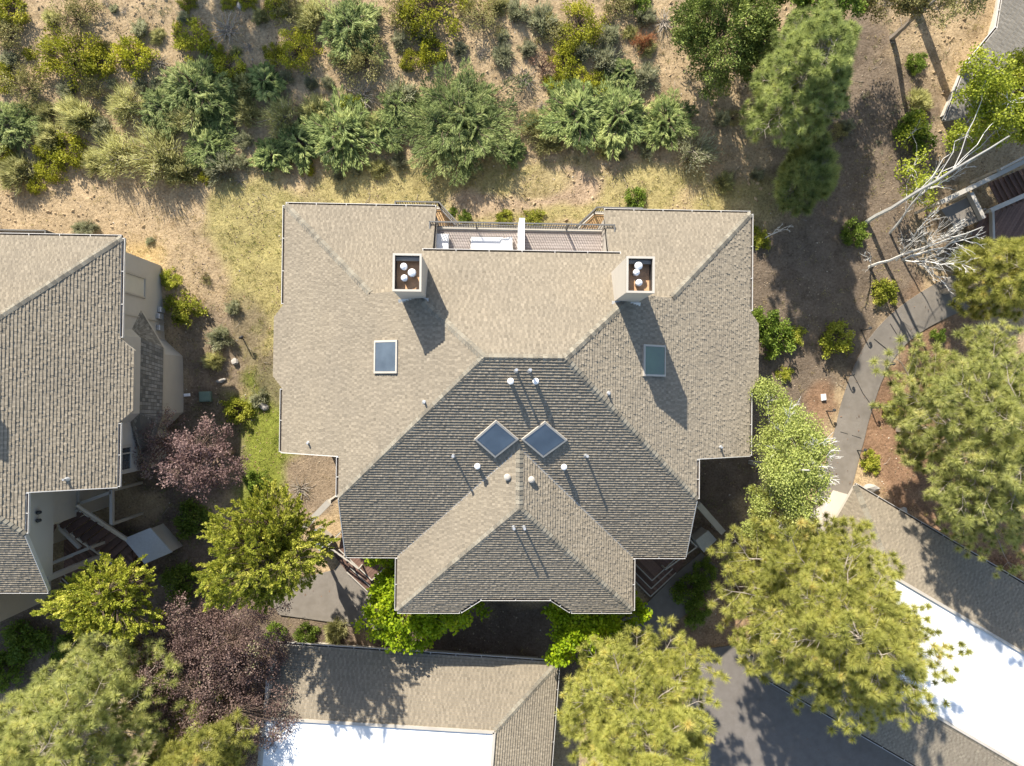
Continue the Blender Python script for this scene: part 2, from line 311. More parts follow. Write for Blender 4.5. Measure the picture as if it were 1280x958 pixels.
gx = coords(-40, 40, 0.25, 400); gy = coords(-34, 36, 0.25, 400); XX, YY = np.meshgrid(gx, gy); ZZ = gz(np.clip(XX, -60, 60), np.clip(YY, -60, 60))
nx_, ny_ = len(gx), len(gy); idx = np.arange(nx_*ny_).reshape(ny_, nx_)
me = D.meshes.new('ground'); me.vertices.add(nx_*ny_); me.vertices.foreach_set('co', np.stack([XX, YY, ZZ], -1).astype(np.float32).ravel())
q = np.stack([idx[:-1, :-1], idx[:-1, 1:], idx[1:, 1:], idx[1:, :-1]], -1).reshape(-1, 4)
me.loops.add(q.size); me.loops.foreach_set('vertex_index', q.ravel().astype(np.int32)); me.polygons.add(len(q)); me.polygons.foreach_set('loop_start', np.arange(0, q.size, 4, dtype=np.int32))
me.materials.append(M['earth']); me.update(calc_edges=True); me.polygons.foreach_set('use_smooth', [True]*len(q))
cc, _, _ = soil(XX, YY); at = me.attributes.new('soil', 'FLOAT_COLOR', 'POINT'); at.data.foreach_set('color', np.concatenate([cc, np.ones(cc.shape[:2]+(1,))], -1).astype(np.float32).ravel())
tag(link('ground', me), kind='structure')

def strip(name, pts_px, widths, mat_, lift=0.05, kind='structure'):
    """paved strip following a line of survey points, draped on the ground"""
    c = np.array([G(*p)[:2] for p in pts_px]); ws = np.array(widths)
    s = np.concatenate([[0], np.cumsum(np.linalg.norm(np.diff(c, axis=0), axis=1))]); n = int(s[-1]/0.3)+2; ss = np.linspace(0, s[-1], n)
    def sm(v):
        v = np.interp(ss, s, v); k = np.ones(7)/7; vp = np.pad(v, 3, mode='reflect', reflect_type='odd'); return np.convolve(vp, k, 'valid')
    X, Y, W = sm(c[:, 0]), sm(c[:, 1]), sm(ws)
    dx, dy = np.gradient(X), np.gradient(Y); L = np.hypot(dx, dy); nxx, nyy = -dy/L, dx/L
    m_ = MB(); K = 7; rows = []
    for i in range(n):
        rows.append([(X[i]+nxx[i]*W[i]*(j/(K-1)-0.5), Y[i]+nyy[i]*W[i]*(j/(K-1)-0.5)) for j in range(K)])
    Z = lambda p: (p[0], p[1], float(gz(p[0], p[1]))+lift)
    B = lambda p: (p[0], p[1], float(gz(p[0], p[1]))-0.1)
    for a, b in zip(rows, rows[1:]):
        for j in range(K-1): m_.poly((Z(a[j]), Z(a[j+1]), Z(b[j+1]), Z(b[j])))
        m_.poly((B(a[0]), Z(a[0]), Z(b[0]), B(b[0]))); m_.poly((Z(a[-1]), B(a[-1]), B(b[-1]), Z(b[-1])))
    o = m_.build(name, mat_); tag(o, kind=kind); return o
def pad(name, px, mat_, top=0.06):
    c = [G(*p) for p in px]; z = max(p[2] for p in c)+top; m_ = MB(); m_.prism([(p[0], p[1]) for p in c][::-1], z-0.35, z); o = m_.build(name, mat_); tag(o, kind='structure'); return o
strip('path', [(1262, 352), (1205, 362), (1172, 378), (1132, 402), (1102, 432), (1084, 466), (1073, 500), (1063, 540), (1052, 580), (1040, 622), (1028, 650)], [2.0, 2.1, 1.95, 1.8, 1.8, 1.75, 1.75, 1.75, 1.75, 1.75, 1.75], M['asphalt'])
pad('driveway', [(872, 812), (915, 806), (985, 845), (1180, 975), (1230, 1040), (860, 1060), (850, 900)], M['driveway'])
pad('pavement', [(336, 748), (372, 724), (418, 712), (436, 690), (462, 700), (500, 772), (486, 792), (420, 778), (350, 768)], M['asphalt'])
pad('pavement', [(742, 792), (800, 762), (846, 716), (876, 690), (896, 708), (868, 760), (822, 792)], M['driveway'])
pad('pavement', [(1016, 640), (1046, 614), (1066, 628), (1044, 662), (1000, 700), (975, 690)], M['concrete'])
# dark joints across the path
for a, b in (((1070, 476), (1078, 492)), ((1078, 492), (1086, 503)), ((1064, 466), (1070, 476)), ((1092, 424), (1112, 440)), ((1112, 405), (1122, 421)), ((1050, 540), (1076, 548))):
    m_ = MB(); p, q_ = G(*a), G(*b); m_.bar((p[0], p[1], p[2]+0.056), (q_[0], q_[1], q_[2]+0.056), 0.035, 0.012); tag(m_.build('path_crack', M['seam']), kind='structure')

# ------------------------------------------------------------------ shingle roofs
RN = random.Random(5)
def clip_rect(poly, u0, u1, v0, v1):
    for ax, val, sg in ((0, u0, 1), (0, u1, -1), (1, v0, 1), (1, v1, -1)):
        out = []; n = len(poly)
        for i in range(n):
            a, b = poly[i], poly[(i+1) % n]; da, db = sg*(a[ax]-val), sg*(b[ax]-val)
            if da >= 0: out.append(a)
            if (da >= 0) != (db >= 0):
                t = da/(da-db); out.append((a[0]+t*(b[0]-a[0]), a[1]+t*(b[1]-a[1])))
        poly = out
        if len(poly) < 3: return []
    return poly
def inside(poly, p):
    c = False; n = len(poly); j = n-1
    for i in range(n):
        if (poly[i][1] > p[1]) != (poly[j][1] > p[1]) and p[0] < (poly[j][0]-poly[i][0])*(p[1]-poly[i][1])/(poly[j][1]-poly[i][1])+poly[i][0]: c = not c
        j = i
    return c
def shingles(m_, plan, zf, down, expo=0.132, slab=0.2, mi=0, trim=1, tmin=0.046, tmax=0.060):
    """courses of random-width tabs on one roof plane; plan: xy polygon; zf(x,y): plane height; down: xy unit vector downhill"""
    dx, dy = down; n = math.hypot(dx, dy); dx, dy = dx/n, dy/n
    ux, uy = -dy, dx
    p0 = plan[0]; z0 = zf(*p0); slope = zf(p0[0]-dx, p0[1]-dy)-z0; k = math.sqrt(1+slope*slope)
    nrm = np.array([dx*slope, dy*slope, 1.0]); nrm /= np.linalg.norm(nrm)
    L = [((x-p0[0])*ux+(y-p0[1])*uy, -((x-p0[0])*dx+(y-p0[1])*dy)*k) for x, y in plan]
    def W(u, v, h):
        d = v/k; return np.array([p0[0]+u*ux-d*dx, p0[1]+u*uy-d*dy, z0+d*slope])+nrm*h
    us = [p[0] for p in L]; vs = [p[1] for p in L]; v = min(vs); umin, umax = min(us), max(us)
    top = [np.array([x, y, zf(x, y)]) for x, y in plan]; a2 = sum(plan[i][0]*plan[(i+1) % len(plan)][1]-plan[(i+1) % len(plan)][0]*plan[i][1] for i in range(len(plan)))
    if a2 < 0: top = top[::-1]
    m_.poly(top, mi, 0.15); m_.poly([p-np.array([0, 0, slab]) for p in top][::-1], trim)
    for i in range(len(top)):
        a, b = top[i], top[(i+1) % len(top)]; q = np.array([0, 0, slab]); m_.poly((a-q, b-q, b, a), trim)
    row = 0; alt = False
    while v < max(vs):
        u = umin-RN.random()*0.3
        while u < umax:
            wd = RN.choice((0.08, 0.10, 0.12, 0.15)); u1 = u+wd-0.004; v1 = v+expo
            t = RN.uniform(tmin, tmax); alt = not alt; tone = min(1, max(0, RN.gauss(0.72 if alt else 0.54, 0.06)))
            if RN.random() < 0.08: tone *= 0.85
            C = [(u, v), (u1, v), (u1, v1), (u, v1)]
            if all(inside(L, c) for c in C): pg = C
            else: pg = clip_rect(L, u, u1, v, v1)
            if len(pg) >= 3:
                ar = sum(pg[i][0]*pg[(i+1) % len(pg)][1]-pg[(i+1) % len(pg)][0]*pg[i][1] for i in range(len(pg)))
                if ar < 0: pg = pg[::-1]
                if abs(ar) > 1e-4:
                    hh = lambda vv: 0.004+t*(1-(vv-v)/expo)
                    m_.poly([W(a, b, hh(b)) for a, b in pg], mi, tone)
                    for i in range(len(pg)):
                        a, b = pg[i], pg[(i+1) % len(pg)]
                        if abs(a[1]-v) < 1e-6 and abs(b[1]-v) < 1e-6: m_.poly((W(*a, 0), W(*b, 0), W(*b, hh(v)), W(*a, hh(v))), mi, tone*0.8)
                        elif abs(a[0]-b[0]) < 1e-6: m_.poly((W(*a, 0), W(*b, 0), W(*b, hh(b[1])), W(*a, hh(a[1]))), mi, tone*0.8)
            u = u1+0.004
        v += expo; row += 1
def caps(name, a, b, zf, parent, mat_, wd=0.15, step=0.19):
    """overlapping cap shingles along a hip or ridge, from low end a to high end b"""
    m_ = MB(); a = np.array(a, float); b = np.array(b, float); d = b-a; L = np.linalg.norm(d); d /= L; n = np.array([-d[1], d[0]])
    s = 0.0
    while s < L:
        e = min(s+step+0.05, L); t = RN.uniform(0.1, 0.9); R0 = []
        for ss, lift in ((s, 0.055), (e, 0.018)):
            c = a+d*ss; R0.append([(c[0]+n[0]*w_, c[1]+n[1]*w_, zf(c[0]+n[0]*w_, c[1]+n[1]*w_)+0.022+lift*(1 if w_ == 0 else 0.75)) for w_ in (-wd, 0, wd)])
        A, B = R0
        for j in (0, 1): m_.poly((A[j], A[j+1], B[j+1], B[j]), 0, t)
        lo = [(p[0], p[1], p[2]-0.06) for p in A]
        for j in (0, 1): m_.poly((lo[j], lo[j+1], A[j+1], A[j]), 0, t*0.6)
        s += step
    return m_.build(name, mat_, parent)
def gutter(parent, a, b, out, mats=None):
    """U channel along an eave from a to b; out = outward xy unit"""
    m_ = MB(); a = np.array(a, float); b = np.array(b, float); o = np.array([out[0], out[1], 0.0]); z = np.array([0, 0, 1.0])
    m_.bar(a+o*0.012+z*-0.06, b+o*0.012+z*-0.06, 0.012, 0.13); m_.bar(a+o*0.125+z*-0.055, b+o*0.125+z*-0.055, 0.022, 0.13)
    m_.bar(a+o*0.068+z*-0.115, b+o*0.068+z*-0.115, 0.09, 0.012); m_.bar(a+o*0.066+z*-0.075, b+o*0.066+z*-0.075, 0.085, 0.05, 1)
    L = np.linalg.norm(b-a); k = max(2, int(L/1.25))
    for i in range(k+1):
        c = a+(b-a)*((i+0.02)/(k+0.04)); m_.bar(c+o*0.01+z*0.012, c+o*0.13+z*0.012, 0.03, 0.012)
    return m_.build('gutter', [M['gutter'], M['gutter_shade']], parent)

# ------------------------------------------------------------------ condominium building
E0 = 5.6; S = 0.55; SD = 0.572; XW, XE = -9.45, 12.05; YT, YD = 8.44, -7.5; XC = 1.30; ZR = 10.65; YR = 1.33
fW = lambda x, y: E0+S*(x-XW)
fE = lambda x, y: E0+S*(XE-x)
fT = lambda x, y: E0+S*(YT-y)
fD = lambda x, y: E0+SD*(y-YD)
fT2 = lambda x, y: ZR-0.6*(y-YR)
FLx, FRx, FBy = -4.13, 6.63, -10.02
fFL = lambda x, y: E0+S*(x-FLx)
fFR = lambda x, y: E0+S*(FRx-x)
fFD = lambda x, y: E0+SD*(y-FBy)
body = lambda x, y: min(fW(x, y), fE(x, y), fD(x, y), fT(x, y) if y > 4.2 else max(fT(x, y), fT2(x, y)))
upper = lambda x, y: min(fW(x, y), fE(x, y), fD(x, y), fT2(x, y))
front = lambda x, y: min(fFL(x, y), fFR(x, y), fFD(x, y))
def window(parent, c, wd, ht, face, mat_=None, mull=True):
    """framed window on a wall; face = outward xy"""
    fx, fy = face; rz = math.atan2(fx, -fy); tx, ty = math.cos(rz), math.sin(rz)
    fr = MB(); q = lambda a, h, o: (c[0]+tx*a+fx*o, c[1]+ty*a+fy*o, c[2]+h)
    for a in (-wd/2, wd/2): fr.bar(q(a, -ht/2-0.05, 0.03), q(a, ht/2+0.05, 0.03), 0.09, 0.07)
    for h in (-ht/2, ht/2): fr.bar(q(-wd/2-0.05, h, 0.032), q(wd/2+0.05, h, 0.032), 0.075, 0.09)
    if mull: fr.bar(q(wd*0.22, -ht/2, 0.026), q(wd*0.22, ht/2, 0.026), 0.05, 0.06)
    f = fr.build('window', M['trim'], parent)
    g = MB(); g.poly((q(-wd/2, -ht/2, 0.012), q(wd/2, -ht/2, 0.012), q(wd/2, ht/2, 0.012), q(-wd/2, ht/2, 0.012))); g.build('pane', mat_ or M['glass_dark'], f)
    return f
def railing(parent, pts, z, h=1.0, step=0.11, m_=None):
    own = m_ is None; m_ = m_ or MB()
    for a, b in zip(pts, pts[1:]):
        a = np.array([*a, z]); b = np.array([*b, z]); L = np.linalg.norm(b-a); up = np.array([0, 0, 1.0])
        m_.bar(a+up*h, b+up*h, 0.06, 0.05); m_.bar(a+up*0.1, b+up*0.1, 0.035, 0.03)
        for i in range(int(L/step)+1):
            c = a+(b-a)*min(1, (i*step)/L); m_.bar(c+up*0.1, c+up*h, 0.032, 0.032)
        k = max(1, int(L/1.9))
        for i in range(k+1): c = a+(b-a)*(i/k); m_.bar(c-up*0.15, c+up*(h+0.01), 0.06, 0.06)
    return m_.build('railing', M['rail'], parent) if own else None
def boards(m_, poly, z, ang, wd=0.14, th=0.04, gap=0.012, mi=0):
    ca, sa = math.cos(ang), math.sin(ang); L = [(x*ca+y*sa, -x*sa+y*ca) for x, y in poly]
    v = min(p[1] for p in L); u0, u1 = min(p[0] for p in L), max(p[0] for p in L)
    while v < max(p[1] for p in L):
        pg = clip_rect(L, u0, u1, v, v+wd-gap)
        if len(pg) >= 3:
            w_ = [(a*ca-b*sa, a*sa+b*ca) for a, b in pg]; ar = sum(w_[i][0]*w_[(i+1) % len(w_)][1]-w_[(i+1) % len(w_)][0]*w_[i][1] for i in range(len(w_)))
            if ar < 0: w_ = w_[::-1]
            m_.prism(w_, z-th, z, mi, RN.random())
        v += wd
def chimney(parent, cx, cy, w_, d_, zb, zt, spots):
    m_ = MB(); x0, x1, y0, y1 = cx-w_/2, cx+w_/2, cy-d_/2, cy+d_/2
    m_.prism([(x0, y0), (x1, y0), (x1, y1), (x0, y1)], zb, zt-0.14, 0, top=False)
    zi = zt-0.55
    ix0, ix1, iy0, iy1 = x0+0.06, x1-0.06, y0+0.06, y1-0.06
    inner = [(ix0, iy0), (ix0, iy1), (ix1, iy1), (ix1, iy0)]
    m_.prism(inner, zi, zt-0.10, 2, top=False)
    m_.poly([(p[0], p[1], zi) for p in inner][::-1], 1)
    # rim boards on top
    for a, b, c, d in ((x0-0.02, x1+0.02, y1-0.06, y1+0.02), (x0-0.02, x1+0.02, y0-0.02, y0+0.06), (x0-0.02, x0+0.06, y0+0.06, y1-0.06), (x1-0.06, x1+0.02, y0+0.06, y1-0.06)):
        m_.box(((a+b)/2, (c+d)/2, zt-0.06), (b-a, d-c, 0.16), m=3)
    m_.box((cx, iy1-0.08, zt-0.30), (ix1-ix0-0.02, 0.14, 0.06), m=3)
    o = m_.build('chimney', [M['stucco'], M['rust'], M['dark'], M['trim']], parent)
    fl = MB()
    for (a, b, c, d) in ((x0-0.12, x1+0.12, y0-0.14, y0-0.002),):
        z = lambda x, y: upper(x, y)+0.045
        fl.poly(((a, c, z(a, c)), (b, c, z(b, c)), (b, d, z(b, d)+0.1), (a, d, z(a, d)+0.1)))
    fl.build('flashing', M['gutter'], o)
    for (a, b, r, h) in spots:
        px, py = cx+a*w_, cy+b*d_; c = MB()
        c.lathe((px, py, zi), [(r*0.62, 0), (r*0.62, h-0.10)], 14, 1)
        c.lathe((px, py, zi+h), [(r*0.98, -0.11), (r, -0.03), (r*0.82, 0.03), (r*0.45, 0.065), (0.03, 0.08)], 18, 0)
        c.build('chimney_cap', [M['white'], M['galv']], o, smooth=False)
    return o
def skylight(parent, corners, glass, h=0.13):
    """corners: 4 xy ccw on roof"""
    P3 = [np.array([x, y, upper(x, y)]) for x, y in corners]; n = np.cross(P3[1]-P3[0], P3[3]-P3[0]); n /= np.linalg.norm(n)
    if n[2] < 0: n = -n
    c = sum(P3)/4; m_ = MB(); out = [p+n*h for p in P3]; inn = [p+(c-p)*(0.085/np.linalg.norm(c-p)*1.3)+n*(h+0.004) for p in P3]; bot = [p-n*0.02 for p in P3]
    for i in range(4):
        j = (i+1) % 4; m_.poly((bot[i], bot[j], out[j], out[i])); m_.poly((out[i], out[j], inn[j], inn[i]))
    f = m_.build('skylight', M['trim'], parent)
    g = MB(); g.poly([p-n*0.012 for p in inn]); g.build('pane', glass, f)
    return f
def vent(parent, x, y, kind, zf):
    m_ = MB(); z = zf(x, y)
    if kind == 'pipe':
        m_.lathe((x, y, z-0.1), [(0.045, 0), (0.045, 0.62), (0.06, 0.62), (0.06, 0.68), (0.03, 0.68)], 10); m_.lathe((x, y, z-0.05), [(0.14, 0), (0.05, 0.16)], 10)
    elif kind == 'short':
        m_.lathe((x, y, z-0.1), [(0.045, 0), (0.045, 0.36), (0.03, 0.36)], 10); m_.lathe((x, y, z-0.05), [(0.14, 0), (0.05, 0.16)], 10)
    elif kind == 'dome':
        m_.lathe((x, y, z-0.1), [(0.08, 0), (0.08, 0.40), (0.12, 0.41), (0.13, 0.45), (0.11, 0.49), (0.05, 0.52), (0.01, 0.525)], 16)
    else:
        m_.lathe((x, y, z-0.15), [(0.12, 0), (0.12, 0.28), (0.145, 0.29), (0.145, 0.34), (0.08, 0.38), (0.01, 0.39)], 14)
    return m_.build('roof_vent', M['galv'] if kind in ('pipe', 'short') else (M['white'] if kind == 'dome' else M['trim']), parent)

main = empty('condo_building', (0, 0, 0), 'large tan shingled condominium with two chimneys in the middle of the photo', 'building')
def build_condo(root):
    # --- roof planes
    hy = YD+(S/SD)*2.95                                   # lower end of the hip between the side and rear slopes
    xl, xr = XW+2.95, XE-2.95
    ra = ((ZR-E0)/S)+XW; rb = XE-(ZR-E0)/S                # ridge ends
    tx = lambda y: XW+(fT2(0, y)-E0)/S
    W_ = [(XW, YT), (XW+4.33, YT-4.33), (tx(4.11), 4.11), (ra, YR), (xl, hy), (xl, -2.84), (XW, -2.84), (XW, 0.05), (XW-0.5, 0.6), (XW-0.5, 3.35), (XW, 3.9)]
    E_ = [(2*XC-x, y) for x, y in W_][::-1]
    T1L = [(XW, YT), (-2.58, YT), (-2.62, 6.1), (-3.0, 5.9), (-3.15, 4.11), (XW+4.33, YT-4.33)]
    T1R = [(2*XC-x, y) for x, y in T1L][::-1]
    T2 = [(ra, YR), (tx(4.11), 4.11), (-2.97, 5.95), (5.55, 5.95), (2*XC-tx(4.11), 4.11), (rb, YR)]
    D_ = [(ra, YR), (rb, YR), (xr, hy), (xr, YD), (xl, YD), (xl, hy)]
    m_ = MB()
    shingles(m_, W_, fW, (-1, 0)); shingles(m_, E_, fE, (1, 0), tmin=0.018, tmax=0.052); shingles(m_, T1L, fT, (0, 1)); shingles(m_, T1R, fT, (0, 1))
    shingles(m_, T2, fT2, (0, 1)); shingles(m_, D_, fD, (0, -1))
    # upstand walls between stepped planes
    for sx in (1, -1):
        X = lambda x: x if sx == 1 else 2*XC-x
        a, b = XW+4.33, tx(4.11)
        m_.poly([(X(a), 4.10, fT(0, 4.1)-0.2), (X(b), 4.10, fT(0, 4.1)-0.2), (X(b), 4.10, fW(b, 0)-0.02), (X(a), 4.10, fW(a, 0)-0.02)], 1)
        m_.poly([(X(-3.0), 5.6, 4.9), (X(-3.2), 4.12, 6.5), (X(-3.2), 4.12, fT2(0, 4.12)-0.02), (X(-3.0), 5.6, fT2(0, 5.6)-0.05)], 1)
    roof = m_.build('roof', [M['shingle'], M['trim']], root)
    X = lambda x: 2*XC-x
    for a, b, zf in (((XW, YT), (XW+4.3, YT-4.3), body), ((X(XW), YT), (X(XW+4.3), YT-4.3), body), ((tx(4.0), 4.0), (ra, YR), upper), ((X(tx(4.0)), 4.0), (rb, YR), upper),
                     ((xl, hy), (ra, YR), upper), ((xr, hy), (rb, YR), upper), ((ra, YR), (rb, YR), upper)):
        caps('ridge_cap', a, b, zf, roof, M['cap'])
    e = E0-0.01
    for a, b, o in (((XW, YT, e), (-2.58, YT, e), (0, 1)), ((X(-2.58), YT, e), (XE, YT, e), (0, 1)), ((XW, 3.9, e), (XW, YT, e), (-1, 0)), ((XW, -2.84, e), (XW, 0.05, e), (-1, 0)),
                    ((XE, 3.9, e), (XE, YT, e), (1, 0)), ((XE, -2.84, e), (XE, 0.05, e), (1, 0)), ((xl, hy+0.05, fW(xl, 0)), (xl, -2.88, fW(xl, 0)), (-1, 0)), ((xr, hy+0.05, fE(xr, 0)), (xr, -2.88, fE(xr, 0)), (1, 0)),
                    ((xl, YD, e), (FLx, YD, e), (0, -1)), ((FRx, YD, e), (xr, YD, e), (0, -1)), ((-2.97, 5.95, fT2(0, 5.95)), (5.55, 5.95, fT2(0, 5.95)), (0, 1))):
        gutter(roof, a, b, o)
    # bright rake boards
    for sx in (1, -1):
        xx = (lambda x: x) if sx == 1 else X
        for p, q in (((xx(XW), -2.865, E0-0.05), (xx(xl), -2.865, fW(xl, 0)-0.05)), ((xx(xl)-0.02*sx, YD, E0-0.05), (xx(xl)-0.02*sx, hy, fD(0, hy)-0.05))):
            rk = MB(); rk.bar(p, q, 0.035, 0.2); rk.build('rake_board', M['gutter'], roof)
    # --- walls
    wl = MB(); o = 0.42
    pts = [(XW+o, YT-o), (XW+o, -2.84+o), (xl+o, -2.84+o), (xl+o, hy), (xl+2.3, -5.4), (xl+2.3, YD+1.2), (FLx+1.0, YD+1.2), (FLx+1.0, FBy+0.5), (FLx+3.9, FBy+0.5), (FLx+3.9, FBy+2.2)]
    ring = pts+[(X(x), y) for x, y in pts][::-1]; ring += [(5.15, YT-o), (5.15, 5.4), (-2.55, 5.4), (-2.55, YT-o)]
    n = len(ring)
    for i in range(n):
        a, b = ring[i], ring[(i+1) % n]
        K = 6
        for j in range(K):
            p = (a[0]+(b[0]-a[0])*j/K, a[1]+(b[1]-a[1])*j/K); q = (a[0]+(b[0]-a[0])*(j+1)/K, a[1]+(b[1]-a[1])*(j+1)/K)
            za = max(body(*p), front(*p) if FLx < p[0] < FRx and p[1] < YR else 0)-0.15; zb_ = max(body(*q), front(*q) if FLx < q[0] < FRx and q[1] < YR else 0)-0.15
            wl.poly(((*p, -0.4), (*q, -0.4), (*q, zb_), (*p, za)))
    # hanging siding panel over the entries
    for s_ in (1, -1):
        xx = (lambda x: x) if s_ == 1 else X
        for k in range(8):
            y0, y1 = -7.2+k*0.56, -7.2+(k+1)*0.56; h = lambda y: min(fW(xl+0.2, 0), fD(0, y))-0.22
            for xo in (0.2, 0.3):
                q = [(xx(xl+xo), y0, 5.0), (xx(xl+xo), y1, 5.0), (xx(xl+xo), y1, h(y1)), (xx(xl+xo), y0, h(y0))]; wl.poly(q if (xo > 0.25) == (s_ == 1) else q[::-1])
            wl.poly([(xx(xl+0.2), y0, 5.0), (xx(xl+0.3), y0, 5.0), (xx(xl+0.3), y1, 5.0), (xx(xl+0.2), y1, 5.0)])
        wl.box((xx(xl+0.25), YD+0.45, 2.6), (0.22, 0.22, 5.6))
    wall = wl.build('wall', M['stucco'], root)
    for s_ in (1, -1):
        xx = (lambda x: x) if s_ == 1 else X
        sx = -s_
        # bay with skirt roof on the side
        bx = xx(XW+o); b = MB()
        bay = lambda d, y0, y1: [(bx, y1), (bx+sx*d, y1-d), (bx+sx*d, y0+d), (bx, y0)]
        b.prism(bay(0.42, 0.0, 4.45), 3.4, 5.6, 0, top=False); b.prism(bay(0.86, -0.5, 4.2), -0.3, 2.75, 0, top=False)
        by = b.build('bay', M['stucco'], root)
        sk = MB(); A = bay(0.41, 0.0, 4.44); B = bay(1.12, -0.75, 4.75)
        A = [(A[0][0], 4.44), *A[1:3], (A[3][0], 0.0)]; B = [(B[0][0], 5.45), *B[1:3], (B[3][0]+sx*0.4, -2.3)]
        for i in range(3):
            a0, a1, b1, b0 = np.array([*A[i], 3.75]), np.array([*A[i+1], 3.75]), np.array([*B[i+1], 2.95]), np.array([*B[i], 2.95])
            R_ = 8; C_ = max(3, int(np.linalg.norm(b1-b0)/0.17))
            for r in range(R_):
                for c in range(C_):
                    f = lambda u, v, up: (a0*(1-u)+a1*u)*(1-v)+(b0*(1-u)+b1*u)*v+np.array([0, 0, up])
                    u0, u1, v0, v1 = c/C_, (c+1)/C_-0.01, r/R_, (r+1)/R_; t = RN.uniform(0.2, 0.9)
                    sk.poly((f(u0, v0, 0.003), f(u1, v0, 0.003), f(u1, v1, 0.028), f(u0, v1, 0.028)), 0, t); sk.poly((f(u0, v1, 0.028), f(u1, v1, 0.028), f(u1, v1, -0.02), f(u0, v1, -0.02)), 0, t*0.7)
            sk.poly((a0-[0, 0, .01], a1-[0, 0, .01], b1-[0, 0, .01], b0-[0, 0, .01]), 0, 0.2); sk.poly((b0-[0, 0, .01], b1-[0, 0, .01], b1-[0, 0, .16], b0-[0, 0, .16]), 1)
        sk.build('skirt_roof', [M['shingle'], M['trim']], root)
        window(root, (bx, 6.6, 3.75), 0.95, 2.2, (sx, 0), M['blind'], mull=False); window(root, (bx, -1.7, 4.3), 1.1, 1.2, (sx, 0))
        bl = MB(); bl.bar((bx+sx*0.02, 5.1, 0.0), (bx+sx*0.02, 5.1, 5.4), 0.07, 0.05); bl.build('corner_batten', M['trim'], wall)
        mt_ = MB()
        for yy, zz in ((4.75, 1.2), (5.35, 1.25), (5.7, 1.1)): mt_ = MB(); mt_.box((bx+sx*0.1, yy, zz), (0.18, 0.28, 0.45), bev=0.03); mt_.build('utility_meter', M['galv'], wall)
        for yy in (-3.9, -4.25):
            smark = MB(); smark.lathe((xx(xl+0.25)-s_*0.15, yy, 6.05), [(0.03, 0), (0.08, 0.05), (0.09, 0.22), (0.03, 0.3)], 8); smark.build('siding_mark', M['dark'], wall)  # invented lamp shapes standing in for two unreadable marks on the siding
    for x in (-5.2, -7.2, 7.8, 9.8): window(root, (x, YT-o, 4.0), 1.6, 1.5, (0, 1))
    for x in (-0.9, 1.0-1.75+1.3, 3.6): window(root, (x, 5.4, 6.4), 1.5, 2.0, (0, 1))
    # --- chimneys, skylights, vents
    chimney(root, -3.19, 4.47, 1.05, 1.40, 6.6, 11.2, [(-0.13, 0.17, 0.135, 0.50), (0.17, 0.0, 0.155, 0.54), (-0.11, -0.14, 0.13, 0.48)])
    chimney(root, 5.55, 4.43, 1.03, 1.33, 6.6, 11.75, [(-0.05, 0.26, 0.15, 0.50), (-0.12, 0.08, 0.125, 0.47), (-0.02, -0.21, 0.13, 0.46)])
    skylight(root, [(-4.84, 0.72), (-3.80, 0.72), (-3.80, 2.10), (-4.84, 2.10)], M['skyglass']); skylight(root, [(6.30, 0.72), (7.36, 0.72), (7.36, 2.05), (6.30, 2.05)], M['skyglass_green'])
    skylight(root, [(0.23, -2.70), (1.18, -1.89), (0.24, -1.10), (-0.64, -1.91)], M['skyglass']); skylight(root, [(2.24, -2.68), (3.20, -1.91), (2.23, -1.12), (1.30, -1.89)], M['skyglass'])
    def on(px, py, zf):
        z = 8.0
        for _ in range(25): p = P(px, py, z); z = 0.5*z+0.5*zf(p[0], p[1])
        return p[0], p[1]
    for px, py, k in ((567, 569, 'pipe'), (597, 582, 'dome'), (704, 583, 'dome'), (732, 569, 'pipe'), (645, 463, 'pipe'), (662, 463, 'pipe'), (638, 477, 'dome'), (669, 477, 'dome'), (531, 503, 'short'), (386, 554, 'short'), (760, 492, 'short'), (900, 559, 'short')):
        vent(root, *on(px, py, upper), k, upper)
    # --- decks on the sunny side
    dk = MB(); up = [(-2.75, 5.45), (5.50, 5.45), (5.50, 7.55), (-2.75, 7.55)]
    boards(dk, up, 5.2, 0.0, 0.13); dk.prism([(-2.72, 5.45), (5.47, 5.45), (5.47, 7.5), (-2.72, 7.5)], 4.9, 5.15, 1); dk.bar((-2.80, 7.60, 5.14), (5.55, 7.60, 5.14), 0.18, 0.24, 1); dk.bar((-2.82, 5.5, 5.12), (-2.82, 7.5, 5.12), 0.10, 0.24, 1); dk.bar((5.57, 5.5, 5.12), (5.57, 7.5, 5.12), 0.10, 0.24, 1)
    dko = dk.build('deck', [M['deck'], M['trim']], root); railing(dko, [(-2.82, 5.95), (-2.82, 7.64), (5.56, 7.64), (5.56, 5.95)], 5.24, 1.0, 0.115)
    low = [(-4.75, 8.0), (-4.75, 9.25), (-2.62, 9.25), (-1.60, 8.15), (4.10, 8.15), (5.15, 9.15), (7.40, 9.15), (7.40, 8.0)]
    lk = MB(); boards(lk, low, 2.6, R(45), 0.13, mi=0)
    for a, b in zip(low, low[1:]): lk.bar((*a, 2.5), (*b, 2.5), 0.14, 0.26, 1)
    for p in low[1:-1]: lk.bar((p[0], p[1], 0.2), (p[0], p[1], 2.5), 0.14, 0.14, 1)
    lko = lk.build('deck', [M['cedar'], M['trim']], root); railing(lko, low, 2.64, 1.0, 0.115)
    pw = MB(); pw.box((1.30, 6.75, 6.25), (0.24, 1.72, 2.1)); pw.build('privacy_wall', M['white'], root)
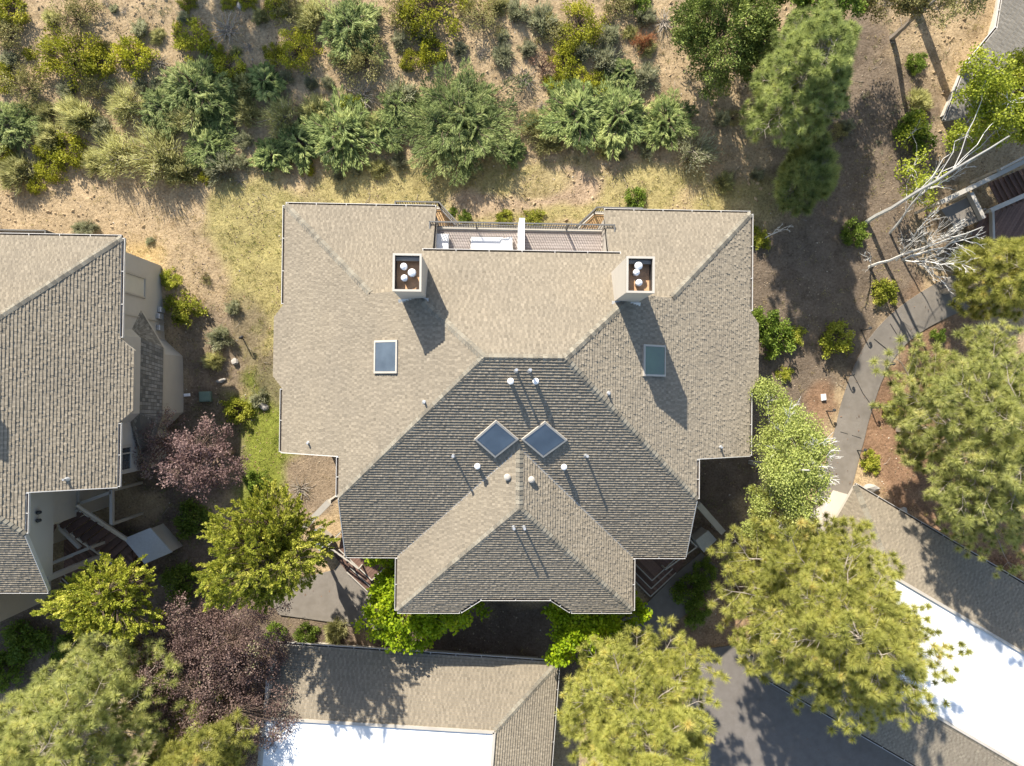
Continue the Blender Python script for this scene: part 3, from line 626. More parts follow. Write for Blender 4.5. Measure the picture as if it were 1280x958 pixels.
    # --- entry decks with corner steps and side stairs
    for s_ in (1, -1):
        xx = (lambda x: x) if s_ == 1 else X
        # three wide corner steps of redwood, then the solid rail and box at the entry walk
        wq = lambda px, py, z: (lambda p: np.array([xx(X(p[0])), p[1], z]))(P(px, py, z))
        def ccw(pg): a2 = sum(pg[i][0]*pg[(i+1) % len(pg)][1]-pg[(i+1) % len(pg)][0]*pg[i][1] for i in range(len(pg))); return pg if a2 > 0 else pg[::-1]
        cs = MB()
        for z, pxs in ((0.70, ((770, 681), (815, 726), (856, 688), (848, 640), (770, 640))), (0.47, ((764, 686), (814, 736), (841, 711), (858, 690), (770, 640))), (0.24, ((758, 690), (813, 746), (845, 716), (862, 694), (770, 640)))):
            q = [wq(a, b, z) for a, b in pxs]; pg = ccw([(p[0], p[1]) for p in q]); cs.prism(pg, z-0.24, z-0.014, 1); boards(cs, pg, z, R(45*s_), 0.14, 0.03)
            for a, b in ((0, 1), (1, 2)): cs.bar(q[a]+np.array([0, 0, 0.006]), q[b]+np.array([0, 0, 0.006]), 0.055, 0.035, 2)
        eo = cs.build('entry_deck', [M['redwood'], M['redwood'], M['trim']], root)
        er = MB(); er.bar(wq(872, 630, 2.5), wq(903, 665, 1.6), 0.30, 0.22)
        for a in ((872, 630, 2.5), (903, 665, 1.6)): p = wq(*a); er.bar((p[0], p[1], -0.1), p, 0.16, 0.16)
        for (a, za), (b, zb) in ((((832, 712), 1.5), ((871, 684), 1.5)), (((871, 684), 1.5), ((856, 668), 1.5)), (((832, 712), 1.0), ((871, 684), 1.0)), (((871, 684), 1.0), ((856, 668), 1.0))): er.bar(wq(*a, za), wq(*b, zb), 0.06, 0.06)
        for a in ((832, 712), (852, 698), (871, 684), (856, 668)): p = wq(*a, 1.5); er.bar((p[0], p[1], 0.2), p, 0.07, 0.07)
        er.build('entry_rail', M['trim'], eo)
        eb = MB(); q = ccw([tuple(wq(a, b, 1.1)[:2]) for a, b in ((870, 676), (885, 664), (895, 675), (880, 690))]); eb.prism(q, -0.2, 1.05, 0); c = np.mean(q, axis=0); eb.prism([tuple(c+(np.array(p)-c)*1.06) for p in q], 1.052, 1.11, 1); eb.build('entry_box', [M['trim'], M['galv']], eo)
build_condo(main)
# front wing (cross hip roof over the entries)
fw = MB(); HY = FBy+(S/SD)*(XC-FLx+0.0); vx = lambda x: YD+(S/SD)*(x-FLx) 
pk = YD+(S/SD)*((FRx-FLx)/2); xm = (FLx+FRx)/2; hyf = FBy+(S/SD)*((FRx-FLx)/2)
shingles(fw, [(FLx, YD), (FLx, FBy), (xm, hyf), (xm, pk)], fFL, (-1, 0)); shingles(fw, [(xm, pk), (xm, hyf), (FRx, FBy), (FRx, YD)], fFR, (1, 0), tmin=0.018, tmax=0.052)
shingles(fw, [(FLx, FBy), (-1.28, FBy), (-0.36, FBy+0.70), (2.86, FBy+0.70), (3.82, FBy), (FRx, FBy), (xm, hyf)], fFD, (0, -1))
wing = fw.build('entry_roof', [M['shingle'], M['trim']], main)
for a, b in (((FLx, FBy), (xm, hyf)), ((FRx, FBy), (xm, hyf)), ((xm, hyf), (xm, pk))): caps('ridge_cap', a, b, front, wing, M['cap'])
for a, b, o in (((FLx, FBy, E0-.01), (FLx, YD-0.13, E0-.01), (-1, 0)), ((FRx, FBy, E0-.01), (FRx, YD-0.13, E0-.01), (1, 0)), ((FLx, FBy, E0-.01), (-1.28, FBy, E0-.01), (0, -1)), ((3.82, FBy, E0-.01), (FRx, FBy, E0-.01), (0, -1)),
                ((-0.36, FBy+0.7, E0+.39), (2.86, FBy+0.7, E0+.39), (0, -1)), ((-1.28, FBy, E0-.01), (-0.36, FBy+0.70, E0+.39), (0.6, -0.8)), ((2.86, FBy+0.7, E0+.39), (3.82, FBy, E0-.01), (-0.6, -0.8))):
    gutter(wing, a, b, o)
vf = MB()   # metal valley flashing
for sx in (1, -1):
    xx = (lambda x: x) if sx == 1 else (lambda x: 2*xm-x)
    for k in range(14):
        t0, t1 = k/14, (k+1)/14; f = lambda t: (xx(FLx+(xm-FLx)*t), YD+(pk-YD)*t)
        a, b = f(t0), f(t1); z = lambda p: max(fD(*p), front(*p))+0.035
        q = [(a[0], a[1]+0.05), (a[0]+0.05*sx, a[1]-0.02), (b[0]+0.05*sx, b[1]-0.02), (b[0], b[1]+0.05)]; vf.poly([(x, y, z((x, y))) for x, y in (q if sx == 1 else q[::-1])])
vf.build('valley_flashing', M['trim'], wing)
def on2(px, py, zf):
    z = 8.0
    for _ in range(25): p = P(px, py, z); z = 0.5*z+0.5*zf(p[0], p[1])
    return p[0], p[1]
for px, py, k in ((634, 596, 'box'), (664, 599, 'box'), (642, 658, 'pipe'), (655, 658, 'pipe')): vent(wing, *on2(px, py, front), k, front)

# side stairs of the right-hand entry (built once, mirrored for the other entry)
OFF = np.array([-28.84, -1.63, 0.0])
def stairs(root, mirror, box=False):
    X = (lambda x: x) if not mirror else (lambda x: 2*XC-x)
    L = lambda px, py, z: (lambda p: np.array([X(p[0]-OFF[0]), p[1]-OFF[1], z]))(P(px, py, z))
    a0, a1 = L(72, 655, 2.9), L(99, 637, 2.9); b0, b1 = L(160, 717, 0.35), L(186, 693, 0.35)
    st = MB(); N = 11
    for i in range(N):
        t0, t1 = i/N, (i+1)/N; z = 2.9+(0.35-2.9)*(i/(N-1))
        p = [a0*(1-t0)+b0*t0, a1*(1-t0)+b1*t0, a1*(1-t1)+b1*t1, a0*(1-t1)+b0*t1]; pg = [(q[0], q[1]) for q in p]
        ar = sum(pg[k][0]*pg[(k+1) % 4][1]-pg[(k+1) % 4][0]*pg[k][1] for k in range(4))
        if ar < 0: pg = pg[::-1]
        st.prism(pg, z-0.05, z, 0, RN.random())
    s = st.build('stair', [M['redwood']], root)
    r = MB(); u = np.array([0, 0, 1.0])
    for A, B in ((a0, b0), (a1, b1)):
        r.bar(A-u*0.05, B-u*0.05, 0.09, 0.28)
    ra_, rb_ = L(96, 631, 3.75), L(160, 675, 1.25); r.bar(ra_, rb_, 0.13, 0.10)
    for f in (0.35, 0.7): r.bar(ra_*(1-f)+a1*f, rb_*(1-f)+b1*f, 0.035, 0.035)
    for k in range(5): r.bar(a1+(b1-a1)*k/4, ra_+(rb_-ra_)*k/4, 0.06, 0.06)
    r.bar(a0, a1, 0.1, 0.22); r.build('stair_rail', M['trim'], s)
    # beams and posts carrying the landing
    bm = MB(); z = 2.85
    for p, q in (((96, 631), (140, 615)), ((56, 708), (112, 685)), ((140, 612), (140, 655)), ((99, 612), (99, 630)), ((75, 660), (100, 685))): bm.bar(L(*p, z), L(*q, z), 0.14, 0.2)
    for p in ((140, 655), (56, 708), (112, 685), (140, 613)): q = L(*p, z); bm.bar((q[0], q[1], -0.2), q, 0.14, 0.14)
    bm.build('landing_beam', M['trim'], s)
    ld = MB(); q = [L(*p, 2.88) for p in ((50, 620), (98, 618), (96, 631), (72, 655), (55, 690))]; pg = [(p[0], p[1]) for p in q]
    ar = sum(pg[k][0]*pg[(k+1) % 5][1]-pg[(k+1) % 5][0]*pg[k][1] for k in range(5))
    boards(ld, pg if ar > 0 else pg[::-1], 2.88, R(30), 0.14); ld.build('landing', M['redwood'], s)
    if not box: return s
    # panelled box beside the foot of the stairs
    bx = MB(); q = [L(*p, 1.35) for p in ((156, 674), (188, 661), (214, 690), (181, 704))]; pg = [(p[0], p[1]) for p in q]
    ar = sum(pg[k][0]*pg[(k+1) % 4][1]-pg[(k+1) % 4][0]*pg[k][1] for k in range(4)); pg = pg if ar > 0 else pg[::-1]
    bx.prism(pg, -0.2, 1.30, 0); c = np.mean(pg, axis=0); pg2 = [tuple(c+(np.array(p)-c)*1.05) for p in pg]; bx.prism(pg2, 1.302, 1.37, 1); bx.build('entry_box', [M['trim'], M['galv']], s)
left = copy_tree(main, None, skip=('privacy_wall',)); left.location = tuple(OFF)
left['label'] = 'neighbouring tan shingled condominium with outdoor timber stairs, only half in frame'
for ch in list(left.children):
    if ch.name.startswith('entry_roof'): ch.location = (-1.5, 0, 0)
    if ch.name.startswith('entry_deck'):
        for c2 in list(ch.children):
            if c2.name.split('.')[0] in ('entry_rail', 'entry_box'): D.objects.remove(c2)
stairs(left, False, True)

# ------------------------------------------------------------------ garages
def garage(root, A, ax, ln, wd, run, zE, pitch, rs=None, gable0=False, wall_in=0.45):
    """mansard garage: A = corner (xy), ax = long axis angle; local v across; flat membrane inside"""
    ca, sa = math.cos(ax), math.sin(ax); T = lambda u, v: (A[0]+u*ca-v*sa, A[1]+u*sa+v*ca)
    inv = lambda x, y: ((x-A[0])*ca+(y-A[1])*sa, -(x-A[0])*sa+(y-A[1])*ca)
    zt = zE+run*pitch; m_ = MB(); u0 = 0.0 if gable0 else run; rs = rs or run; ps = run*pitch/rs
    F = {'n': lambda x, y: zE-inv(x, y)[1]*pitch, 's': lambda x, y: zE+(inv(x, y)[1]+wd)*ps, 'e': lambda x, y: zE+(ln-inv(x, y)[0])*pitch, 'w': lambda x, y: zE+inv(x, y)[0]*pitch}
    dn = lambda du, dv: (du*ca-dv*sa, du*sa+dv*ca)
    shingles(m_, [T(0, 0), T(ln, 0), T(ln-run, -run), T(u0, -run)], F['n'], dn(0, 1)); shingles(m_, [T(0, -wd), T(u0, -wd+rs), T(ln-run, -wd+rs), T(ln, -wd)], F['s'], dn(0, -1))
    shingles(m_, [T(ln, 0), T(ln, -wd), T(ln-run, -wd+rs), T(ln-run, -run)], F['e'], dn(1, 0))
    if not gable0: shingles(m_, [T(0, 0), T(run, -run), T(run, -wd+rs), T(0, -wd)], F['w'], dn(-1, 0))
    ro = m_.build('roof', [M['shingle'], M['trim']], root)
    zf = lambda x, y: min(F['n'](x, y), F['e'](x, y), F['s'](x, y), 99 if gable0 else F['w'](x, y))
    for a, b in ((T(ln, 0), T(ln-run, -run)), (T(ln, -wd), T(ln-run, -wd+rs)))+(() if gable0 else ((T(0, 0), T(run, -run)), (T(0, -wd), T(run, -wd+rs)))): caps('ridge_cap', a, b, zf, ro, M['cap'])
    fl = MB(); q = [T(u0+0.05, -run-0.02), T(u0+0.05, -wd+rs+0.02), T(ln-run-0.02, -wd+rs+0.02), T(ln-run-0.02, -run-0.02)]
    fl.prism(q, zt-0.4, zt-0.02, 0)
    for i in range(4): a, b = q[i], q[(i+1) % 4]; fl.bar((*a, zt+0.03), (*b, zt+0.03), 0.14, 0.10, 1)
    fl.build('flat_roof', [M['membrane'], M['trim']], root)
    wl = MB(); k = wall_in; q = [T(k if not gable0 else 0.12, -k), T(k if not gable0 else 0.12, -wd+k), T(ln-k, -wd+k), T(ln-k, -k)]; wl.prism(q, -0.4, zE+0.02, 0, top=False)
    if gable0: q = [T(0.03, -0.3), T(0.03, -wd+0.3), T(0.2, -wd+0.3), T(0.2, -0.3)]; wl.prism(q, zE-0.2, zt, 0)
    wo_ = wl.build('wall', M['stucco'], root)
    n = max(2, int(ln/3.6)); o = dn(0, -1)
    for i in range(n):
        c = T((i+0.5)*ln/n, -wd+k); d = MB(); h = ax
        for r in range(4): d.box((c[0]+o[0]*0.03, c[1]+o[1]*0.03, 0.32+r*0.54), (2.5, 0.05, 0.52), h)
        d.build('garage_door', M['white'], root)
    e = zE-0.01
    for a, b, oo in ((T(0, 0), T(ln, 0), dn(0, 1)), (T(0, -wd), T(ln, -wd), dn(0, -1)), (T(ln, 0), T(ln, -wd), dn(1, 0))): gutter(ro, (*a, e), (*b, e), oo)
    return ro
ga = empty('garage', (0, 0, 0), 'flat white roofed garage whose shingle edge carries the feathery shadow of a tree', 'garage', 'flat roofed garages')
A = P(345, 806, 2.6); B = P(697, 829, 2.6); garage(ga, A[:2], math.atan2(B[1]-A[1], B[0]-A[0]), np.linalg.norm(B-A), 10.5, 2.95, 2.6, 0.45, gable0=True, wall_in=0.75)
gb = empty('garage', (0, 0, 0), 'long diagonal garage with white flat roof half covered by a big pine', 'garage', 'flat roofed garages')
A = P(1069, 607, 2.6); B = P(1252, 715, 2.6); ang = math.atan2(B[1]-A[1], B[0]-A[0]); garage(gb, A[:2], ang, 21.0, 10.75, 3.1, 2.6, 0.42, rs=2.75)

# ------------------------------------------------------------------ building at the upper edge, with deck and steps
ub = empty('condo_building', (0, 0, 0), 'grey roofed building at the photo corner behind the leafy aspens, with a redwood deck', 'building')
pl = [P(*p, 3.4)[:2] for p in ((1256, -10), (1246, 36), (1207, 84), (1180, 152), (1232, 144), (1300, 110), (1420, 40), (1420, -60), (1262, -60))]
uz = lambda x, y: 3.4+0.22*((x-pl[2][0])*0.83-(y-pl[2][1])*0.55)
m_ = MB(); shingles(m_, pl, uz, (-0.83, 0.55), 0.2); ur = m_.build('roof', [M['shingle_grey'], M['trim']], ub)
for a, b in ((0, 1), (1, 2), (2, 3)):
    p, q = pl[a], pl[b]; d = np.array(q)-np.array(p); d /= np.linalg.norm(d); o = np.array([d[1], -d[0]])
    if o.dot(np.array(p)-np.mean(pl, axis=0)) < 0: o = -o
    gutter(ur, (p[0], p[1], uz(*p)), (q[0], q[1], uz(*q)), o)
c = np.mean(pl, axis=0); wl = MB()
for a, b in zip(pl, pl[1:]+pl[:1]):
    a2 = c+(np.array(a)-c)*0.8; b2 = c+(np.array(b)-c)*0.8; wl.poly(((*a2, 0), (*b2, 0), (*b2, uz(*b2)-0.1), (*a2, uz(*a2)-0.1)))
wl.build('wall', M['stucco'], ub)
dk = MB(); Q = [P(*p, 2.3) for p in ((1216, 292), (1232, 262), (1300, 232), (1330, 330), (1262, 352), (1222, 352))]; boards(dk, [(p[0], p[1]) for p in Q][::-1], 2.3, R(60), 0.14)
for p in Q: dk.bar((p[0], p[1], 0), (p[0], p[1], 2.25), 0.14, 0.14, 1)
dko = dk.build('deck', [M['redwood'], M['trim']], ub)
bm = MB()
for a, b, z, wdt in (((1174, 254), (1240, 222), 3.3, 0.22), ((1240, 222), (1300, 192), 3.3, 0.22), ((1212, 242), (1228, 274), 3.1, 0.2), ((1236, 264), (1300, 236), 3.3, 0.22), ((1248, 213), (1300, 186), 3.5, 0.1), ((1239, 262), (1240, 300), 2.4, 0.12)):
    bm.bar(P(*a, z), P(*b, z), wdt, 0.3)
    p = P(*a, z); bm.bar((p[0], p[1], 0), p, 0.12, 0.12)
bm.build('railing', M['trim'], ub)
lp = MB(); Q = [P(*p, 2.9) for p in ((1176, 262), (1214, 245), (1228, 275), (1196, 288))]; lp.prism([(p[0], p[1]) for p in Q][::-1], 2.5, 2.9); lp.build('landing', M['asphalt'], ub)  # not asphalt: dark grey puts the shade on the landing into its colour
st = MB()
for i in range(8):
    t = i/7; a = P(1238+t*44, 228-t*18, 2.6+t*0.9); b = P(1256+t*44, 262-t*20, 2.6+t*0.9); st.bar(a, b, 0.27, 0.05, 0, RN.random())
st.build('stair', M['redwood'], ub)
# ------------------------------------------------------------------ plants: leaf, needle and twig generators (each crown one mesh)
def unit(v): return v/(np.linalg.norm(v, axis=-1, keepdims=True)+1e-9)
def rdirs(r, n): return unit(r.normal(size=(n, 3)))
def blades(pos, dr, ln, wd, r, tone):
    """pointed triangles"""
    n = len(pos); s = unit(np.cross(dr, rdirs(r, n))); ln = np.broadcast_to(ln, (n,))[:, None]; wd = np.broadcast_to(wd, (n,))[:, None]
    V = np.stack([pos-s*wd/2, pos+s*wd/2, pos+dr*ln], 1); return V, np.broadcast_to(tone, (n,))
def leaves(pos, dr, ln, wd, r, tone, up=0.0):
    """diamond leaves as quads"""
    n = len(pos); nr = rdirs(r, n); nr[:, 2] += up; s = unit(np.cross(dr, nr)); ln = np.broadcast_to(ln, (n,))[:, None]; wd = np.broadcast_to(wd, (n,))[:, None]
    mid = pos+dr*ln*0.45; V = np.stack([pos, mid+s*wd/2, pos+dr*ln, mid-s*wd/2], 1); return V, np.broadcast_to(tone, (n,))
def twigs(lines, sides=4):
    """lines: list of (points (k,3), radii (k,)) -> quads"""
    out = []
    for pts, rad in lines:
        pts = np.asarray(pts, float); d = unit(np.gradient(pts, axis=0)); h = unit(np.cross(d, np.array([0.21, 0.37, 0.9]))); u = np.cross(d, h); a = np.arange(sides)*2*np.pi/sides
        ring = pts[:, None]+np.asarray(rad)[:, None, None]*(h[:, None]*np.cos(a)[None, :, None]+u[:, None]*np.sin(a)[None, :, None])
        for i in range(len(pts)-1):
            for k in range(sides): j = (k+1) % sides; out.append([ring[i, k], ring[i, j], ring[i+1, j], ring[i+1, k]])
    return np.array(out)
def curve(a, b, n, sag, r, wig=0.0):
    t = np.linspace(0, 1, n)[:, None]; a = np.asarray(a, float); b = np.asarray(b, float)
    p = a+(b-a)*t; p[:, 2] += sag*4*(t*(1-t))[:, 0]
    if wig: p[1:-1] += r.normal(size=(n-2, 3))*wig
    return p
def twigmesh(name, lines, mat_, sides=4):
    V = twigs(lines, sides); r = np.random.default_rng(len(V)); return npmesh(name, V, 4, r.uniform(0.2, 0.9, len(V)), mat_)
def pine_meshes(seed, R_, H, c0=0.30, nb=74, needle=150, nl=0.30, sub=6, flat=0.55, tuft=1.0, ex=1.0):
    """trunk + limbs, and needle tufts; local origin at the foot of the trunk"""
    r = np.random.default_rng(seed); lines = []; T = []; A = []
    lob = r.uniform(0, 6.28, 2); lean = r.normal(size=2)*0.15; tr = np.array([[lean[0]*t*t, lean[1]*t*t, H*0.98*t] for t in np.linspace(0, 1, 12)])
    lines.append((tr, np.linspace(0.02*H+0.02, 0.012, 12)))
    for i in range(nb):
        t = (i+0.5)/nb; z = H*(c0+(0.985-c0)*t); az = i*2.399963+r.uniform(-0.4, 0.4)
        L = R_*((1-t)**flat)*r.uniform(0.72, 1.08)+0.22; L *= 1-0.35*max(0, 0.22-t)/0.22; L *= 1+0.20*np.sin(2*az+lob[0])+0.13*np.sin(3*az+lob[1]+4*t)
        o = np.array([np.cos(az)*ex, np.sin(az), 0])/1.0; base = np.array([lean[0]*(z/H)**2, lean[1]*(z/H)**2, z]); tip = base+o*L+np.array([0, 0, L*r.uniform(-0.05, 0.28)])
        c = curve(base, tip, 8, -0.06*L, r, 0.02*L); lines.append((c, np.linspace(0.010*L+0.012, 0.006, 8)))
        side = np.array([-o[1], o[0], 0])
        for k in range(sub):
            f = 0.22+0.74*(k+r.uniform(0, 0.8))/sub
            if f > 0.99: f = 0.99
            q = c[0]+(c[-1]-c[0])*f; i0 = int(f*7); q = c[i0]+(c[min(i0+1, 7)]-c[i0])*(f*7-i0)
            for sg in (-1, 1):
                l = L*(0.46*(1.1-f)+0.10)*r.uniform(0.6, 1.2); d = unit(o*0.75+side*sg*r.uniform(0.5, 1.0)+np.array([0, 0, r.uniform(-0.1, 0.5)])); e = q+d*l
                sc = curve(q, e, 4, 0.05*l, r, 0.02*l); lines.append((sc, np.linspace(0.009, 0.004, 4)))
                nt_ = max(1, int(l/0.38))
                for g in range(nt_):
                    ff = 1-(g/nt_)*0.85; T.append(q+(e-q)*ff+r.normal(size=3)*0.05); A.append(unit(d*0.6+np.array([0, 0, 0.75])))
        T.append(tip); A.append(unit(o*0.6+np.array([0, 0, 0.8])))
    for k in range(46):
        t = 0.55+0.45*(k+1)/46; a = r.uniform(0, 6.28); rr = R_*0.34*(1.08-t)+0.12; T.append(np.array([np.cos(a)*rr, np.sin(a)*rr, H*t])); A.append(unit(np.array([np.cos(a)*0.5, np.sin(a)*0.5, 0.8])))
    T = np.array(T); A = np.array(A)
    if tuft < 1: kk = r.random(len(T)) < tuft; T, A = T[kk], A[kk]
    n = len(T); pos = np.repeat(T, needle, 0); ax = np.repeat(A, needle, 0); dr = unit(ax*0.42+rdirs(r, n*needle)); size = np.repeat(r.uniform(0.75, 1.2, n), needle)
    tone = np.clip(np.repeat(r.normal(0.5, 0.16, n), needle)+r.normal(0, 0.13, n*needle), 0, 1)
    V, t_ = blades(pos+dr*0.015, dr, nl*size*r.uniform(0.7, 1.1, n*needle), 0.021, r, tone)
    return lines, V, t_
def plant(name, loc, label, cat, lines, V, k, tone, lm, bm, group=None, sides=4, leafname='crown', rz=0.0, scale=None, trunkname='trunk'):
    root = empty(name, loc, label, cat, group, rz)
    if lines: link(trunkname, twigmesh(trunkname, lines, bm, sides), root)
    link(leafname, npmesh(leafname, V, k, tone, lm), root)
    if scale: root.scale = scale
    return root
def at_crown(px, py, zc):
    p = P(px, py, zc); return (p[0], p[1], float(gz(p[0], p[1]))-0.05)
def pine(px, py, rpx, H, zc, label, mat_='needle', seed=1, group=None, rz=0.0, **kw):
    lines, V, t = pine_meshes(seed, rpx*mpp(zc), H, **kw)
    return plant('pine_tree', at_crown(px, py, zc), label, 'tree', lines, V, 3, t, M[mat_], M['bark_grey'], group, 5, rz=rz)
def leafy(seed, R_, H, Rz=None, n_cl=120, per=70, ll=0.13, lw=0.07, clr=0.34, spray=0.5, up=0.6, c0=0.35, ex=1.0, hollow=0.35, nlimb=16, lower=-0.5, trunk_r=0.03, jitter=0.14, bare=0.0, finger=0.0, fthick=0.085):
    """broadleaf crown: limbs to leaf clumps spread through an uneven ellipsoid"""
    r = np.random.default_rng(seed); Rz = Rz or R_*0.7; cz = H-Rz; C = []
    ph = r.uniform(0, 6.28, 6)
    while len(C) < n_cl:
        d = rdirs(r, 1)[0]
        if d[2] < lower or r.random() > 0.42+0.9*max(d[2], 0): continue
        rr = r.uniform(hollow, 1.0)**0.6; az = np.arctan2(d[1], d[0]); lob = 1+jitter*(np.sin(3*az+ph[0])+0.7*np.sin(5*az+ph[1]+2*d[2])+0.5*np.sin(8*az+ph[2]))
        C.append([d[0]*R_*rr*lob*ex, d[1]*R_*rr*lob, cz+d[2]*Rz*rr*lob])
    C = np.array(C); lines = []; fork = np.array([0, 0, max(0.25*H, (cz-Rz*0.9))])
    lines.append((curve((0, 0, 0), fork, 4, 0, r, 0.03), np.linspace(trunk_r*H, trunk_r*H*0.7, 4)))
    hubs = C[r.choice(len(C), nlimb, replace=False)]*np.array([0.6, 0.6, 1])+np.array([0, 0, -0.12*Rz])
    for h in hubs: lines.append((curve(fork, h, 6, 0.08*R_, r, 0.03*R_), np.linspace(trunk_r*H*0.5, 0.018, 6)))
    for c in C:
        h = hubs[np.argmin(np.linalg.norm(hubs-c, axis=1))]; lines.append((curve(h, c, 4, 0.04*R_, r, 0.02*R_), np.linspace(0.014, 0.005, 4)))
    ctr = np.array([0, 0, cz-0.3*Rz]); out = unit(C-ctr); m_ = len(C)
    if bare: kk = r.random(m_) > bare; C, out = C[kk], out[kk]; m_ = len(C)
    pos = np.repeat(C, per, 0)+rdirs(r, m_*per)*(clr*r.random((m_*per, 1))**0.5)*np.array([1, 1, 0.75]); o = np.repeat(out, per, 0)
    if finger:
        fd = np.repeat(unit(out*np.array([1, 1, 0.5])+rdirs(r, m_)*0.55+np.array([0, 0, 0.12])), per, 0); ff = r.random((m_*per, 1)); pos = np.repeat(C, per, 0)+fd*(ff-0.5)*2*finger+rdirs(r, m_*per)*fthick*(1.15-ff); o = fd
    dr = unit(o*spray+rdirs(r, m_*per)*(1-spray*0.6)+np.array([0, 0, 0.15])); tone = np.clip(np.repeat(r.normal(0.48, 0.15, m_), per)+r.normal(0, 0.15, m_*per), 0, 1)
    V, t = leaves(pos, dr, ll*r.uniform(0.7, 1.25, m_*per), lw*r.uniform(0.8, 1.2, m_*per), r, tone, up); return lines, V, t
def juniper(seed, R_, H, arms=40, per=120, ll=0.17, lw=0.045, ex=1.0):
    """spreading juniper: arching arms carrying flat feathery sprays"""
    r = np.random.default_rng(seed); lines = []; Ps = []; Ds = []; Ts = []
    for i in range(arms):
        az = i*2.399963+r.uniform(-0.4, 0.4); f = ((i+0.7)/arms)**0.55; L = R_*f*r.uniform(0.75, 1.1); o = np.array([np.cos(az)*ex, np.sin(az), 0])
        b = np.array([r.normal()*0.12*R_, r.normal()*0.12*R_, 0.0]); tip = b+o*L+np.array([r.normal()*0.12*R_, r.normal()*0.12*R_, H*(1.05-0.62*f)*r.uniform(0.6, 1.15)]); c = curve(b, tip, 8, 0.18*H, r, 0.02*R_); lines.append((c, np.linspace(0.03, 0.008, 8)))
        side = np.array([-o[1], o[0], 0]); tb = r.normal(0.46, 0.2)
        m_ = per; ff = r.uniform(0.30, 1.0, m_)**0.8; i0 = np.minimum((ff*7).astype(int), 6); base = c[i0]+(c[i0+1]-c[i0])*(ff*7-i0)[:, None]; sg = r.choice([-1, 1], m_)[:, None]
        w_ = (0.30*R_*(1.08-ff)+0.10)[:, None]*r.random((m_, 1)); off = (o*0.6+side*sg*0.9)*w_; pos = base+off+np.array([0, 0, 1.0])*(-0.10*w_+r.normal(0, 0.04, (m_, 1)))
        d = unit(o*1.0+side*sg*0.55+np.array([0, 0, 0.22])+rdirs(r, m_)*0.36); Ps.append(pos); Ds.append(d); Ts.append(np.clip(tb+0.22*(w_[:, 0]/(0.3*R_+0.1)-0.4)+r.normal(0, 0.13, m_), 0, 1))
    V, t = leaves(np.concatenate(Ps), np.concatenate(Ds), ll*r.uniform(0.7, 1.3, arms*per), lw, r, np.concatenate(Ts), 1.2); return lines, V, t
def dome(seed, R_, H, n, ll, lw, ncl=22, style='leaf', up=0.7, stems=26, ragged=0.2, inner=0.35, clr=0.30):
    """low bush: stems from one foot, leaves or thin blades over an uneven dome"""
    r = np.random.default_rng(seed); lines = []; d = rdirs(r, ncl); d[:, 2] = np.abs(d[:, 2])*0.9+0.1; d = unit(d); C = d*np.array([R_, R_, H])*r.uniform(0.55, 1.0+ragged*0.4, (ncl, 1)); C[:, :2] += r.normal(0, ragged*R_*0.4, (ncl, 2))
    for c in C: lines.append((curve(r.normal(0, 0.06*R_, 3)*np.array([1, 1, 0]), c, 5, 0.10*H, r, 0.03*R_), np.linspace(0.022, 0.007, 5)))
    k = max(1, n//ncl); m_ = k*ncl; cc = np.repeat(C, k, 0); tn = np.repeat(r.normal(0.48, 0.15, ncl), k)
    if style == 'leaf':
        pos = cc+rdirs(r, m_)*(clr*R_*r.random((m_, 1))**0.5)*np.array([1, 1, 0.7]); dr = unit(unit(pos)*0.5+rdirs(r, m_)+np.array([0, 0, 0.4])); V, t = leaves(pos, dr, ll*r.uniform(0.7, 1.3, m_), lw, r, np.clip(tn+r.normal(0, 0.15, m_), 0, 1), up); kk = 4
    else:
        pos = cc*r.uniform(inner, 1.0, (m_, 1))+r.normal(0, 0.11*R_, (m_, 3)); pos[:, 2] = np.abs(pos[:, 2]); dr = unit(unit(pos+np.array([0, 0, 0.3*H]))*0.9+rdirs(r, m_)*0.45+np.array([0, 0, 0.5])); V, t = blades(pos, dr, ll*r.uniform(0.6, 1.3, m_), lw, r, np.clip(tn+r.normal(0, 0.16, m_), 0, 1)); kk = 3
    V[..., 2] = np.maximum(V[..., 2], 0.0); return lines, V, t, kk

# ---- big trees
PG = 'ponderosa pines around the buildings'
pine(78, 928, 126, 11.5, 7.5, 'large pine in the photo corner below the lime green tree of the half seen condominium', 'needle', 3, PG)
pine(218, 992, 76, 10.0, 7.5, 'yellow green pine top poking into frame under the purple plum tree', 'needle_y', 4, PG)
pine(800, 910, 130, 11.0, 7.0, 'yellow green pine between the two flat roofed garages', 'needle_y', 5, PG, nb=80)
pine(1052, 778, 160, 12.0, 8.0, 'spreading pine covering the end of the diagonal garage', 'needle_y', 6, PG, nb=84, ex=1.08)
pine(1262, 548, 150, 12.0, 8.0, 'broad pine beside the curved path, above the diagonal garage', 'needle', 7, PG, nb=84)
pine(1268, 345, 62, 8.0, 6.0, 'small pine in front of the redwood deck at the photo edge', 'needle_y', 8, PG, nb=46)
pine(1004, 102, 82, 8.2, 6.4, 'tall soft green pine beside the dark green juniper tree', 'needle_s', 9, PG, nb=80, nl=0.31, flat=0.42, ex=0.9, tuft=0.75)
pine(1004, 226, 44, 4.2, 3.4, 'smaller shaded pine just below the tall soft green pine', 'needle_s', 10, PG, nb=40, nl=0.36, tuft=0.6, flat=0.4, ex=0.8)
pine(135, -290, 95, 11.0, 7.0, 'pine at the top of the slope, seen only by its shadow among the shrubs', 'needle', 12, PG, nb=44)
